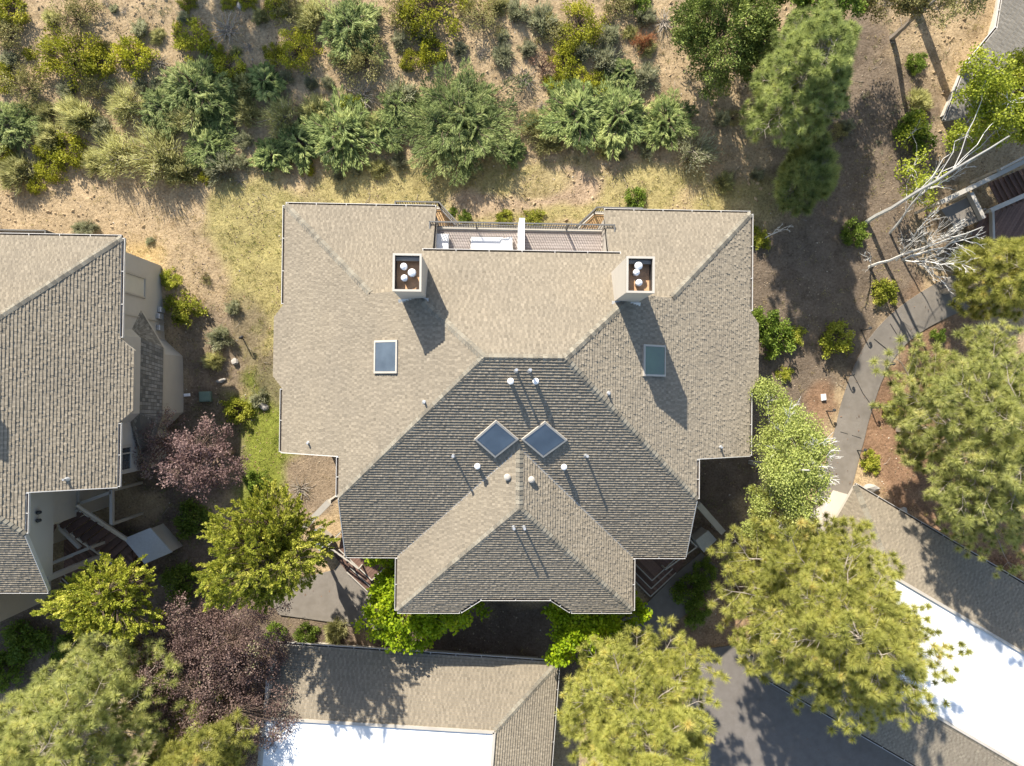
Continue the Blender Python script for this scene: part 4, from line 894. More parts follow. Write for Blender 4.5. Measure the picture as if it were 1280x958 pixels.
def leaftree(name, px, py, zc, rpx, label, lm, bm='bark_brown', group=None, cat='tree', **kw):
    H = kw.pop('H'); lines, V, t = leafy(kw.pop('seed'), rpx*mpp(zc), H, **kw)
    return plant(name, at_crown(px, py, zc), label, cat, lines, V, 4, t, M[lm], M[bm], group, 5)
leaftree('plum_tree', 256, 850, 4.4, 114, 'purple leaved plum tree between the white garage roof and the corner pine', 'plum', H=5.8, seed=21, hollow=0.12, n_cl=640, per=130, ll=0.085, lw=0.062, clr=0.42, spray=0.2, up=0.5, Rz=2.1)
leaftree('lime_tree', 338, 684, 6.5, 66, 'lime green tree beside the main condominium, over the paved corner', 'lime', H=11.0, seed=22, n_cl=1250, per=72, ll=0.13, lw=0.06, spray=0.7, up=0.8, Rz=4.6, lower=-0.4, finger=0.30, trunk_r=0.012, hollow=0.08, nlimb=22)
leaftree('lime_tree', 134, 750, 5.0, 50, 'wide yellowish lime tree below the timber stairs of the neighbouring condominium', 'lime', H=6.4, seed=23, n_cl=640, per=72, ll=0.12, lw=0.058, spray=0.7, up=0.8, ex=1.32, finger=0.28, hollow=0.1, trunk_r=0.018, Rz=1.5)
leaftree('maple_tree', 518, 744, 3.4, 70, 'bright lime maple growing out from under the front roof, in full sun', 'maple', H=4.9, seed=24, n_cl=230, per=62, ll=0.17, lw=0.13, clr=0.36, spray=0.3, up=1.0, Rz=1.7)
leaftree('maple_tree', 735, 766, 3.2, 64, 'shaded green maple under the front roof of the main condominium', 'maple', H=4.7, seed=25, n_cl=190, per=62, ll=0.17, lw=0.13, clr=0.36, spray=0.3, up=1.0, Rz=1.6)
leaftree('plum_tree', 256, 574, 3.6, 46, 'pinkish plum tree standing half in the shadow of the neighbouring condominium', 'plum_sunlit', H=5.2, seed=26, n_cl=170, per=60, ll=0.11, lw=0.075, clr=0.34, spray=0.4, up=0.5, Rz=1.4, bare=0.35)
leaftree('plum_tree', 196, 556, 2.6, 42, 'dark plum tree in deep shade against the bay of the neighbouring condominium', 'plum', H=3.9, seed=27, n_cl=110, per=46, ll=0.10, lw=0.06, clr=0.32, spray=0.4, up=0.5, Rz=1.4, bare=0.15)
leaftree('broadleaf_tree', 1000, 14, 4.0, 52, 'fresh green leafy tree at the frame edge above the tall soft green pine', 'green', H=6.0, seed=28, n_cl=260, per=80, ll=0.13, lw=0.08, clr=0.36, spray=0.3, Rz=2.0)
leaftree('juniper_tree', 893, 62, 3.2, 66, 'dense dark green juniper tree on the slope beside the tall pine', 'juniper_dark', H=5.0, seed=29, n_cl=380, per=95, ll=0.15, lw=0.06, clr=0.36, spray=0.6, up=0.3, Rz=2.2, lower=-0.6)
def ground_xy(px, py): p = G(px, py); return p
def stemtree(name, base_px, top_px, ztop, label, cat, crown, lm, bm, seed, group=None, limbs=(), tr=0.11, per=60, ll=0.12, lw=0.09, clr=0.4, wh=14, nleaf=1.0, up=0.8):
    """pale stemmed tree: a long trunk seen from above, bare limbs, leaf clumps at the listed crown spots (px,py,z,r,n)"""
    r = np.random.default_rng(seed); b = G(*base_px); b[2] -= 0.1; t = P(*top_px, ztop); lines = []; tr_ = curve(b, t, 10, 0, r, 0.03); lines.append((tr_, np.linspace(tr, tr*0.25, 10))); Cs = []
    for (px, py, z, rr, n) in crown:
        c = P(px, py, z); rad = rr*mpp(z)
        h = tr_[int(np.clip(round(z/ztop*9)-1, 2, 8))]; lines.append((curve(h, c, 7, 0.22, r, 0.10), np.linspace(tr*0.17, 0.010, 7)))
        for _ in range(n):
            q = c+rdirs(r, 1)[0]*rad*(r.random()**0.4)*np.array([1, 1, 0.6]); Cs.append(q); lines.append((curve(c, q, 4, 0.05, r, 0.04), np.linspace(0.016, 0.005, 4)))
    for (pa, za, pb, zb, rd, nn) in limbs:
        a, e = P(*pa, za), P(*pb, zb); c = curve(a, e, 9, 0.15, r, 0.05); lines.append((c, np.linspace(rd, 0.010, 9))); L = np.linalg.norm(e-a); o = unit(e-a); sd = unit(np.cross(o, (0, 0, 1.0)))
        for k in range(nn):
            f = 0.15+0.83*k/nn; q = c[int(f*8)]; l = L*0.5*(1.15-f)*r.uniform(0.5, 1.1); d = unit(o*0.8+sd*(1 if k % 2 else -1)*r.uniform(0.3, 0.8)+np.array([0, 0, r.uniform(-0.1, 0.5)])); g = curve(q, q+d*l, 6, 0.05*l, r, 0.03*l); lines.append((g, np.linspace(0.018, 0.005, 6)))
            for _ in range(6):
                q2 = g[r.integers(1, 5)]; d2 = unit(d+rdirs(r, 1)[0]*0.6); l2 = l*r.uniform(0.2, 0.5); lines.append((curve(q2, q2+d2*l2, 4, 0.03*l2, r, 0.03*l2), np.linspace(0.009, 0.004, 4)))
    org = np.array([b[0], b[1], b[2]]); lines = [(np.asarray(p)-org, q) for p, q in lines]
    root = empty(name, tuple(org), label, cat, group); link('trunk', twigmesh('trunk', lines, M[bm], 5), root)
    if Cs:
        C = np.array(Cs)-org; m_ = len(C); pos = np.repeat(C, per, 0)+rdirs(r, m_*per)*(clr*r.random((m_*per, 1))**0.5); dr = unit(rdirs(r, m_*per)+np.array([0, 0, 0.1])); tone = np.clip(np.repeat(r.normal(0.5, 0.14, m_), per)+r.normal(0, 0.15, m_*per), 0, 1)
        V, tt = leaves(pos, dr, ll*r.uniform(0.7, 1.2, m_*per), lw, r, tone, up); link('crown', npmesh('crown', V, 4, tt, M[lm]), root)
    return root
AG = 'pale stemmed trees near the curved path'
stemtree('aspen_tree', (1083, 278), (1262, 170), 10.5, 'leafy aspen with a long pale leaning trunk and bright yellow green crown', 'tree', [(1238, 92, 8.5, 34, 16), (1262, 128, 8.0, 34, 16), (1220, 140, 7.5, 30, 14), (1248, 160, 7.0, 26, 9), (1205, 168, 6.0, 22, 7)], 'aspen', 'bark_white', 41, AG, tr=0.12, per=130)
stemtree('aspen_tree', (1112, 292), (1180, 206), 6.0, 'low yellow leaved aspen in front of the redwood deck railing', 'tree', [(1140, 210, 3.5, 26, 10), (1152, 236, 3.0, 24, 8), (1168, 222, 4.0, 20, 5), (1140, 168, 2.6, 24, 9), (1150, 252, 2.5, 18, 6)], 'aspen', 'bark_white', 42, AG, limbs=[((1150, 245), 3.5, (1222, 198), 6.0, 0.05, 9)], tr=0.07, per=46)
stemtree('bare_tree', (1086, 334), (1228, 284), 8.0, 'leafless white branched tree over the path beside the redwood deck', 'tree', [], 'aspen', 'bark_white', 43, AG, limbs=[((1128, 325), 3.0, (1232, 290), 8.0, 0.07, 16), ((1120, 326), 2.6, (1165, 262), 6.5, 0.05, 12), ((1130, 326), 3.0, (1222, 335), 6.0, 0.045, 12), ((1145, 320), 3.6, (1205, 272), 7.5, 0.045, 12), ((1150, 330), 3.6, (1192, 368), 5.0, 0.03, 5), ((1092, 333), 1.0, (1074, 316), 3.0, 0.03, 4)], tr=0.08)
stemtree('aspen_tree', (1115, 47), (1176, -6), 8.0, 'grey trunked sparse tree leaning out of frame above the dark earth', 'tree', [(1108, 4, 5.0, 26, 12), (1140, 0, 6.0, 24, 12), (1172, 10, 6.5, 22, 9), (1160, -20, 7, 30, 14), (1200, -14, 8, 34, 16), (1130, -18, 6, 30, 14), (1086, 0, 5, 20, 8)], 'dull', 'bark_grey', 44, AG, tr=0.16, per=130, ll=0.11, lw=0.07)
stemtree('birch_tree', (938, 578), (1012, 588), 8.5, 'pale green birch with white twigs beside the main condominium, over the path end', 'tree', [(975, 520, 6.0, 26, 20), (1000, 545, 7.0, 26, 20), (962, 555, 5.5, 24, 16), (985, 600, 7.0, 26, 18), (965, 630, 5.5, 26, 16), (1000, 650, 6.0, 26, 16), (985, 685, 5.0, 24, 12), (952, 660, 4.5, 22, 10), (1018, 560, 7.5, 20, 14), (1000, 585, 7.5, 24, 18), (970, 585, 6.5, 24, 18), (1000, 625, 7.0, 24, 16), (1022, 605, 7.5, 18, 8), (960, 500, 5.5, 22, 12)], 'birch', 'bark_white', 45, AG, limbs=[((985, 592), 5.5, (1048, 560), 8.5, 0.05, 14), ((985, 592), 5.5, (1050, 600), 8.0, 0.05, 14), ((985, 585), 6.0, (1042, 540), 8.6, 0.04, 14), ((985, 595), 6.0, (1040, 580), 8.6, 0.04, 14), ((990, 600), 5.5, (1036, 630), 8.0, 0.04, 10), ((960, 585), 4.0, (1000, 690), 6.0, 0.05, 8), ((970, 585), 4.5, (990, 500), 8.0, 0.04, 8)], tr=0.13, per=210, ll=0.10, lw=0.062, clr=0.52)
stemtree('bare_tree', (946, 302), (988, 282), 3.0, 'small bare curved sapling by the roof corner of the main condominium', 'tree', [], 'aspen', 'bark_white', 46, AG, limbs=[((960, 292), 1.6, (992, 284), 3.0, 0.02, 5)], tr=0.035)

leaftree('broadleaf_tree', 1205, -44, 6.0, 66, 'leafy tree outside the frame whose shade dapples the grey roof', 'green', H=9.0, seed=51, n_cl=110, per=60, ll=0.16, lw=0.10, clr=0.40, spray=0.3, Rz=2.2)
leaftree('broadleaf_tree', 1252, 138, 4.8, 56, 'bright leafy tree hiding the wall between the grey roof and the redwood deck', 'aspen', H=6.5, seed=52, n_cl=260, per=80, ll=0.12, lw=0.08, clr=0.34, spray=0.3, Rz=1.6)
# ---- shrubs: kind, px, py, radius in survey px
JUN, BIT, DUL, SAG, RAB, TWG, GRN, YEL = 'JUN', 'BIT', 'DUL', 'SAG', 'RAB', 'TWG', 'GRN', 'YEL'
KIND = {JUN: ('juniper_shrub', 'feathery blue green juniper', 'juniper', 'bark_brown'), BIT: ('bitterbrush_shrub', 'bright olive bitterbrush', 'bitter', 'bark_brown'), DUL: ('olive_shrub', 'dull olive brush', 'dull', 'bark_brown'),
        SAG: ('sagebrush_shrub', 'grey green sagebrush', 'sage', 'bark_grey'), RAB: ('rabbitbrush_shrub', 'pale yellowish rabbitbrush', 'rabbit', 'bark_grey'), TWG: ('twiggy_shrub', 'bare grey twiggy bush', 'sage', 'bark_grey'),
        GRN: ('garden_shrub', 'leafy green garden bush', 'green', 'bark_brown'), YEL: ('golden_shrub', 'bright yellow green bush', 'lime', 'bark_brown')}
GRP = {JUN: 'spreading junipers on the slope', BIT: 'bitterbrush on the slope', DUL: 'olive brush on the slope', SAG: 'sagebrush tufts', RAB: 'rabbitbrush on the slope', TWG: 'bare twiggy bushes', GRN: 'garden bushes by the walls', YEL: 'golden bushes'}
def kind_mesh(k, v, big):
    sd = 100*('JUN BIT DUL SAG RAB TWG GRN YEL'.split().index(k)+1)+v; f = 0.62 if big else 1.0
    if k == JUN: lines, V, t = juniper(sd, 0.95, 0.62, 64 if big else 40, 250, 0.17*f, 0.03*f); return lines, V, t, 4
    if k == BIT: return dome(sd, 0.9, 0.72, 4200 if big else 2300, 0.10*f, 0.065*f, 34)
    if k == DUL: return dome(sd, 0.9, 0.7, 3000 if big else 1700, 0.09*f, 0.055*f, 30)
    if k == SAG: return dome(sd, 0.85, 0.75, 2600, 0.24*f, 0.042*f, 28, 'blade')
    if k == RAB: return dome(sd, 0.9, 0.75, 3400, 0.30*f, 0.04*f, 30, 'blade')
    if k == TWG: return dome(sd, 0.95, 0.6, 260, 0.13, 0.02, 46, 'blade')
    if k == GRN: return dome(sd, 0.85, 0.8, 2400, 0.11, 0.075, 30)
    return dome(sd, 0.85, 0.8, 2400, 0.12, 0.075, 30)
SHR = [
 (BIT, 18, 18, 22), (DUL, 14, 47, 20), (DUL, 100, 27, 26), (BIT, 92, 80, 32), (BIT, 128, 82, 20), (BIT, 172, 70, 22), (TWG, 200, 80, 15), (BIT, 245, 50, 20), (TWG, 285, 38, 22), (BIT, 290, 88, 19), (BIT, 6, 96, 14), (DUL, 40, 112, 26),
 (SAG, 15, 76, 12), (SAG, 86, 114, 12), (RAB, 100, 147, 22), (RAB, 160, 132, 25), (JUN, 205, 140, 26), (JUN, 252, 118, 34), (JUN, 278, 140, 24), (JUN, 20, 160, 28), (RAB, 65, 172, 18), (SAG, 130, 162, 15), (BIT, 60, 186, 14), (BIT, 92, 190, 21), (BIT, 8, 194, 14),
 (RAB, 25, 216, 20), (TWG, 45, 206, 15), (BIT, 68, 212, 16), (BIT, 48, 232, 11), (RAB, 150, 196, 27), (RAB, 200, 196, 34), (JUN, 265, 186, 26), (SAG, 278, 212, 20), (RAB, 234, 152, 24), (RAB, 306, 110, 16), (RAB, 310, 142, 16), (RAB, 225, 214, 20), (DUL, 120, 112, 14),
 (BIT, 312, 4, 11), (DUL, 362, 14, 19), (RAB, 392, 24, 19), (BIT, 376, 68, 25), (JUN, 440, 42, 33), (DUL, 456, 80, 33), (BIT, 538, 18, 38), (DUL, 505, 20, 22), (DUL, 602, 24, 26), (SAG, 532, 48, 14), (SAG, 500, 52, 12), (BIT, 513, 78, 13), (BIT, 542, 68, 19), (JUN, 332, 105, 21), (SAG, 357, 100, 11),
 (SAG, 390, 105, 9), (SAG, 411, 106, 9), (TWG, 452, 121, 23), (RAB, 355, 148, 26), (RAB, 395, 140, 18), (YEL, 440, 136, 15), (JUN, 430, 172, 40), (JUN, 345, 196, 20), (SAG, 500, 120, 20), (JUN, 498, 140, 24), (JUN, 482, 166, 22), (SAG, 628, 70, 15), (SAG, 500, 204, 11), (RAB, 470, 160, 16), (JUN, 375, 180, 22),
 (SAG, 648, 16, 15), (SAG, 680, 28, 20), (BIT, 722, 36, 30), (DUL, 690, 40, 18), (SAG, 760, 46, 15), (DUL, 772, 12, 20), (SAG, 806, 22, 15), (TWG, 830, 28, 18), (GRN, 796, 4, 16), (SAG, 660, 62, 12), (BIT, 706, 86, 19), (BIT, 695, 108, 14), (BIT, 746, 106, 15), (SAG, 728, 66, 15), (SAG, 757, 78, 20), (JUN, 776, 92, 16), (SAG, 806, 98, 17),
 (JUN, 720, 150, 40), (JUN, 770, 150, 38), (JUN, 830, 156, 28), (RAB, 668, 160, 16), (RAB, 684, 176, 18), (SAG, 868, 190, 28), (SAG, 808, 190, 12), (TWG, 655, 100, 18), (SAG, 900, 150, 12), (DUL, 915, 148, 10), (JUN, 640, 190, 16),
 (RAB, 620, 4, 14), (BIT, 345, 8, 14), (SAG, 420, 14, 10), (SAG, 575, 62, 11), (SAG, 470, 18, 9), (TWG, 600, 68, 10), (SAG, 345, 120, 9), (SAG, 232, 24, 9), (SAG, 175, 110, 10), (TWG, 310, 60, 10), (SAG, 420, 140, 8), (SAG, 8, 136, 10), (RAB, 60, 140, 13), (RAB, 120, 205, 14), (TWG, 300, 226, 9),
 (YEL, 1042, 426, 21), (YEL, 988, 421, 14), (GRN, 966, 424, 22), (YEL, 980, 468, 9), (GRN, 952, 402, 18), (GRN, 1066, 293, 16), (YEL, 1102, 366, 15), (YEL, 1112, 513, 11), (YEL, 1086, 578, 13), (GRN, 1143, 80, 13), (GRN, 1140, 168, 24), (DUL, 1046, 166, 11), (YEL, 948, 300, 12), (RAB, 1148, 128, 14), (SAG, 1058, 158, 10),
 (YEL, 215, 350, 12), (YEL, 233, 388, 19), (SAG, 292, 386, 11), (SAG, 278, 424, 17), (RAB, 268, 452, 11), (SAG, 325, 497, 13), (SAG, 101, 287, 9), (SAG, 112, 286, 11), (YEL, 298, 512, 16), (GRN, 244, 650, 23), (GRN, 230, 728, 22), (TWG, 376, 612, 18), (GRN, 325, 604, 16), (GRN, 346, 791, 13), (GRN, 385, 792, 14), (RAB, 420, 786, 13),
 (GRN, 566, 265, 5), (GRN, 581, 272, 8), (YEL, 666, 276, 13), (YEL, 630, 274, 11), (GRN, 792, 250, 14), (GRN, 40, 796, 24), (GRN, 92, 812, 20), (GRN, 14, 830, 24), (GRN, 862, 738, 22), (GRN, 880, 712, 14), (GRN, 870, 766, 15), (GRN, 490, 716, 9), (RAB, 905, 228, 11), (SAG, 945, 220, 9), (DUL, 258, 350, 7), (SAG, 188, 302, 6), (GRN, 1170, 420, 10)]
_rx = random.Random(31)
for _ in range(400):
    if len(SHR) > 196: break
    _x, _y, _r = _rx.uniform(4, 860), _rx.uniform(4, 222), _rx.uniform(6, 12)
    if all(math.hypot(_x-a[1], _y-a[2]) > _r+a[3]*0.75 for a in SHR) and math.hypot(_x-577, _y-158) > 90 and math.hypot(_x-893, _y-62) > 80 and not (640 < _x and _y > 195): SHR.append((_rx.choice((SAG, SAG, RAB, RAB, DUL, BIT, TWG)), _x, _y, _r))
LM = {'the orange dead shrub': (803, 55), 'the dark green juniper tree': (893, 62), 'the largest spreading juniper': (577, 152), 'the main upper deck': (655, 290), 'the half seen roof corner': (152, 297), 'the curved path': (1075, 480),
      'the reddish twiggy shrub': (677, 86), 'the pinkish plum tree': (252, 572), 'the purple plum tree': (268, 848), 'the green utility lid': (258, 495), 'the paved corner': (405, 760), 'the shaded maple': (738, 758), 'the main roof corner': (938, 267),
      'the bare earth gap': (345, 55), 'the upper photo corner': (0, 0), 'the leafless white tree': (1150, 320), 'the bare earth strip': (720, 222), 'the tall soft green pine': (1005, 95), 'the bright grassy strip': (335, 560)}
ORD = ['', 'second ', 'third ', 'fourth ', 'fifth ', 'sixth ', 'seventh ', 'eighth ', 'ninth ', 'tenth ', 'eleventh ', 'twelfth ']
def shrub_labels():
    out = []
    for i, (k, x, y, rr) in enumerate(SHR):
        best = None
        for nm, (lx, ly) in LM.items():
            d = math.hypot(x-lx, y-ly); rank = sum(1 for (k2, x2, y2, _) in SHR if k2 == k and math.hypot(x2-lx, y2-ly) < d); key = (rank, d)
            if best is None or key < best[0]: best = (key, nm)
        rank, nm = best[0][0], best[1]; size = 'small' if rr < 13 else ('large' if rr > 25 else 'mid-sized'); out.append('%s %s, %s' % (size, KIND[k][1], ('next to ' if rank == 0 else ORD[rank]+'such bush out from ')+nm))
    return out
LABS = shrub_labels(); VAR = {}; RS = random.Random(77)
for (k, x, y, rr), lab in zip(SHR, LABS):
    big = rr > 22; v = RS.randrange(3); key = (k, v, big)
    if key not in VAR:
        lines, V, t, kk = kind_mesh(k, v, big); VAR[key] = (twigmesh('stems', lines, M[KIND[k][3]]), npmesh('foliage', V, kk, t, M[KIND[k][2]]))
    p = G(x, y); s = rr*mpp(p[2]+0.4)*1.24; root = empty(KIND[k][0], (p[0], p[1], p[2]-0.04), lab, 'shrub', GRP[k], RS.uniform(0, 6.28)); root.scale = (s*RS.uniform(0.92, 1.1), s*RS.uniform(0.92, 1.1), s*RS.uniform(0.85, 1.15))
    link('stems', VAR[key][0], root); link('foliage', VAR[key][1], root)
p = G(577, 158); lines, V, t = juniper(901, 75*mpp(2.5), 1.5, 150, 360, 0.17, 0.028); plant('juniper_shrub', (p[0], p[1], p[2]), 'the largest spreading juniper, a wide feathery mat above the deck', 'shrub', lines, V, 4, t, M['juniper'], M['bark_brown'], GRP[JUN], 4, 'foliage', trunkname='stems')
p = G(803, 55); lines, V, t, kk = dome(902, 0.72, 0.7, 1500, 0.16, 0.03, 22, 'blade'); plant('dead_shrub', tuple(p), 'orange dead shrub on the slope beside the dark green juniper tree', 'shrub', lines, V, kk, t, M['orange'], M['bark_brown'], None, 4, 'foliage', trunkname='stems')
p = G(677, 86); lines, V, t, kk = dome(903, 0.8, 0.7, 700, 0.085, 0.045, 26); plant('reddish_shrub', tuple(p), 'reddish twiggy shrub among the olive brush above the deck', 'shrub', lines, V, kk, t, M['redbush'], M['bark_brown'], None, 4, 'foliage', trunkname='stems')
p = G(1240, 728); lines, V, t, kk = dome(904, 2.1, 1.4, 3600, 0.10, 0.06, 60); plant('reddish_shrub', tuple(p), 'reddish brown undergrowth bush beneath the broad pine by the diagonal garage', 'shrub', lines, V, kk, t, M['redbush'], M['bark_brown'], None, 4, 'foliage', trunkname='stems')

# ------------------------------------------------------------------ small site objects
def lamp(px, py, label):
    p = G(px, py); o = empty('path_light', tuple(p), label, 'path light', 'low path lights')
    m_ = MB(); m_.tube([(0, 0, -0.1), (0, 0, 0.55), (0.02, 0.01, 0.66), (0.07, 0.03, 0.70), (0.14, 0.06, 0.68)], [0.035]*5, 8); link('post', m_.mesh('post', M['dark']), o)
    h = MB(); h.lathe((0.15, 0.065, 0.57), [(0.09, 0), (0.08, 0.06), (0.04, 0.12), (0.01, 0.125)], 12); link('lamp_head', h.mesh('lamp_head', M['dark']), o)
for px, py, lb in ((1077, 413, 'low dark path light where the long trunk shadow meets the curved path'), (1106, 457, 'low dark path light on the mulch beside the path bend'), (1088, 510, 'low dark path light between the path and the smallest golden bush'), (1033, 514, 'low dark path light beside the white square box'),
                   (1071, 563, 'low dark path light by the golden bush above the diagonal garage'), (304, 424, 'low dark path light in the dry yard between the two condominiums'), (1056, 470, 'low dark path light at the path edge past the big golden bush')): lamp(px, py, lb)
def lid(name, px, py, d, rz, mat_, label, cat):
    p = G(px, py); m_ = MB(); m_.box((p[0], p[1], p[2]+d[2]/2-0.04), d, rz, bev=0.04); o = m_.build(name, mat_); tag(o, label, cat); 
    k = MB(); k.box((p[0], p[1], p[2]+d[2]-0.035), (d[0]*0.82, d[1]*0.82, 0.03), rz, bev=0.012); k.build('lid', mat_, o)
lid('utility_box', 258, 496, (0.62, 0.55, 0.28), 0.05, M['plastic_green'], 'green utility lid on the ground at the shadow edge between the condominiums', 'utility box')
lid('utility_box', 1029, 497, (0.26, 0.36, 0.16), 0.1, M['white'], 'small white utility box on orange earth beside the path', 'utility box')
lid('utility_box', 234, 494, (0.34, 0.16, 0.12), 0.1, M['white'], 'little white box in the shade next to the green utility lid', 'utility box')
def rock(px, py, s, label, sd):
    p = G(px, py); r = np.random.default_rng(sd); import bmesh
    bm = bmesh.new(); bmesh.ops.create_icosphere(bm, subdivisions=2, radius=1.0); q = r.normal(size=(3, 3))
    for v in bm.verts:
        n = 1+0.18*math.sin(3*v.co.x*q[0, 0]+2*v.co.y+q[0, 1])+0.15*math.sin(4*v.co.y*q[1, 0]+3*v.co.z+q[1, 1]); v.co = Vector((v.co.x*s[0]*n, v.co.y*s[1]*n, v.co.z*s[2]*n))
    me = D.meshes.new('boulder'); bm.to_mesh(me); bm.free(); me.materials.append(M['rock']); o = link('boulder', me); o.location = (p[0], p[1], p[2]+s[2]*0.3); o.rotation_euler = (0, 0, r.uniform(0, 3)); tag(o, label, 'boulder', 'loose boulders')
rock(1087, 611, (0.42, 0.24, 0.25), 'pale boulder at the upper corner of the diagonal garage', 1); rock(295, 452, (0.22, 0.18, 0.16), 'grey boulder in the yard near the lone path light', 2); rock(276, 476, (0.30, 0.10, 0.10), 'long pale stone above the green utility lid', 3); rock(1128, 640, (0.35, 0.25, 0.2), 'boulder beside the long shingle edge of the diagonal garage', 4); rock(330, 508, (0.25, 0.2, 0.2), 'brown boulder at the top of the bright grass strip', 5); rock(300, 8, (0.2, 0.16, 0.12), 'small boulder at the top of the slope', 6)
# outdoor furniture on the upper deck
def cushion(m_, c, d, m=0): m_.box(c, d, 0, m, bev=min(0.05, d[2]*0.35))
Z = 5.24
so_ = empty('outdoor_sofa', (-0.02, 6.75, Z), 'white cushioned daybed sofa on the upper deck beside the white privacy wall', 'sofa')
f = MB(); f.box((0, 0, 0.14), (1.95, 0.78, 0.12)); 
for a in (-0.9, 0.9):
    for b in (-0.33, 0.33): f.box((a, b, 0.05), (0.07, 0.07, 0.10))
link('frame', f.mesh('frame', M['rail']), so_)
f = MB(); cushion(f, (-0.22, 0.04, 0.30), (1.48, 0.68, 0.20)); link('seat', f.mesh('seat', M['fabric']), so_)
f = MB(); cushion(f, (-0.22, -0.34, 0.36), (1.5, 0.10, 0.30)); link('backrest', f.mesh('backrest', M['fabric']), so_)
f = MB(); f.box((0.70, 0.02, 0.42), (0.52, 0.66, 0.16), 0.18, bev=0.06); link('pillow', f.mesh('pillow', M['fabric']), so_)
f = MB(); f.box((0.88, 0.0, 0.40), (0.16, 0.74, 0.36), 0, bev=0.05); link('armrest', f.mesh('armrest', M['fabric']), so_)
ch_ = empty('outdoor_chair', (-2.33, 6.78, Z), 'white cushioned lounge chair in the deck corner near the chimney', 'chair')
f = MB(); f.box((0, 0, 0.15), (0.66, 0.95, 0.12)); link('frame', f.mesh('frame', M['rail']), ch_)
f = MB(); cushion(f, (0.03, 0.02, 0.30), (0.62, 0.90, 0.18)); link('seat', f.mesh('seat', M['fabric']), ch_)
f = MB(); cushion(f, (-0.32, 0, 0.45), (0.10, 0.94, 0.40)); link('backrest', f.mesh('backrest', M['galv']), ch_)
f = MB(); f.box((-2.17, 6.33, Z+0.24), (0.36, 0.34, 0.48), 0, bev=0.02); o = f.build('side_table', M['white']); tag(o, 'small square white side table beside the lounge chair on the deck', 'table')

# ------------------------------------------------------------------ ground cover (nobody could count it)
def in_roofs(x, y):
    a = ((x > XW-0.2) & (x < XE+0.2) & (y > -3.2) & (y < 8.3)) | ((x > -6.4) & (x < 9.0) & (y > -9.8) & (y <= -3.2)); b = (x > -40) & (x < -16.9) & (y > -4.6) & (y < 6.6); return a | b
def on_paths(x, y):
    m_ = np.zeros(x.shape, bool)
    for o in D.objects:
        if o.name.split('.')[0] in ('driveway', 'pavement'):
            v = np.array([o.bound_box[i][:2] for i in range(8)]); pg = [tuple(w_.co[:2]) for w_ in o.data.vertices]
    return m_
PX = np.array([G(*p)[:2] for p in [(1262, 352), (1205, 362), (1172, 378), (1132, 402), (1102, 432), (1084, 466), (1073, 500), (1063, 540), (1052, 580), (1040, 622), (1028, 650)]])
PAVE = [[tuple(G(*p)[:2]) for p in q] for q in ([(872, 812), (915, 806), (985, 845), (1180, 975), (1230, 1040), (860, 1060), (850, 900)], [(336, 748), (372, 724), (418, 712), (436, 690), (462, 700), (500, 772), (486, 792), (420, 778), (350, 768)], [(742, 792), (800, 762), (846, 716), (876, 690), (896, 708), (868, 760), (822, 792)], [(1016, 640), (1046, 614), (1066, 628), (1044, 662), (1000, 700), (975, 690)])]
def paved(x, y):
    d = np.full(x.shape, 9.0)
    for a, b in zip(PX, PX[1:]):
        t = np.clip(((x-a[0])*(b[0]-a[0])+(y-a[1])*(b[1]-a[1]))/((b-a)**2).sum(), 0, 1); d = np.minimum(d, np.hypot(x-a[0]-t*(b[0]-a[0]), y-a[1]-t*(b[1]-a[1])))
    m_ = d < 1.15
    for pg in PAVE:
        c = np.zeros(x.shape, bool)
        for i in range(len(pg)):
            (x0, y0), (x1, y1) = pg[i], pg[i-1]; cr = ((y0 > y) != (y1 > y)) & (x < (x1-x0)*(y-y0)/((y1-y0) if y1 != y0 else 1e-9)+x0); c ^= cr
        m_ |= c
    return m_
r = np.random.default_rng(55)
n = 60000; x = r.uniform(-29, 29, n); y = r.uniform(-22, 24, n); _, g, gn = soil(x, y); dens = 0.5+0.5*np.clip(wob(x*1.7, y*1.7)+0.4, 0, 1); k = (r.random(n) < g*dens) & ~in_roofs(x, y) & ~paved(x, y); x, y, gn = x[k], y[k], gn[k]
per = 9; xx_ = np.repeat(x, per)+r.normal(0, 0.07, len(x)*per); yy_ = np.repeat(y, per)+r.normal(0, 0.07, len(x)*per); pos = np.stack([xx_, yy_, gz(xx_, yy_)-0.01], -1); dr = unit(rdirs(r, len(pos))*0.8+np.array([0, 0, 0.75])); tn = np.clip(np.repeat(gn+r.normal(0, 0.16, len(x)), per)+r.normal(0, 0.08, len(pos)), 0, 1)
dr[:, 2] = np.abs(dr[:, 2]); V, t = blades(pos, dr, r.uniform(0.07, 0.19, len(pos)), 0.022, r, tn); tag(link('grass', npmesh('grass', V, 3, t, M['grass'])), kind='stuff')
wr = np.random.default_rng(58); n = 9000; x = wr.uniform(-29, 24, n); y = wr.uniform(8.5, 24, n); k = (wob(x*1.4+3, y*1.4) > 0.05) & (wr.random(n) < 0.33) & (y > 10.5+1.5*wob(x, y)); x, y = x[k], y[k]; per = 16; sz = np.repeat(wr.uniform(0.5, 1.3, len(x)), per)
xx_ = np.repeat(x, per)+wr.normal(0, 0.06, len(x)*per)*sz; yy_ = np.repeat(y, per)+wr.normal(0, 0.06, len(x)*per)*sz; pos = np.stack([xx_, yy_, gz(xx_, yy_)-0.01], -1); dr = unit(rdirs(wr, len(pos))*0.9+np.array([0, 0, 0.7])); dr[:, 2] = np.abs(dr[:, 2])
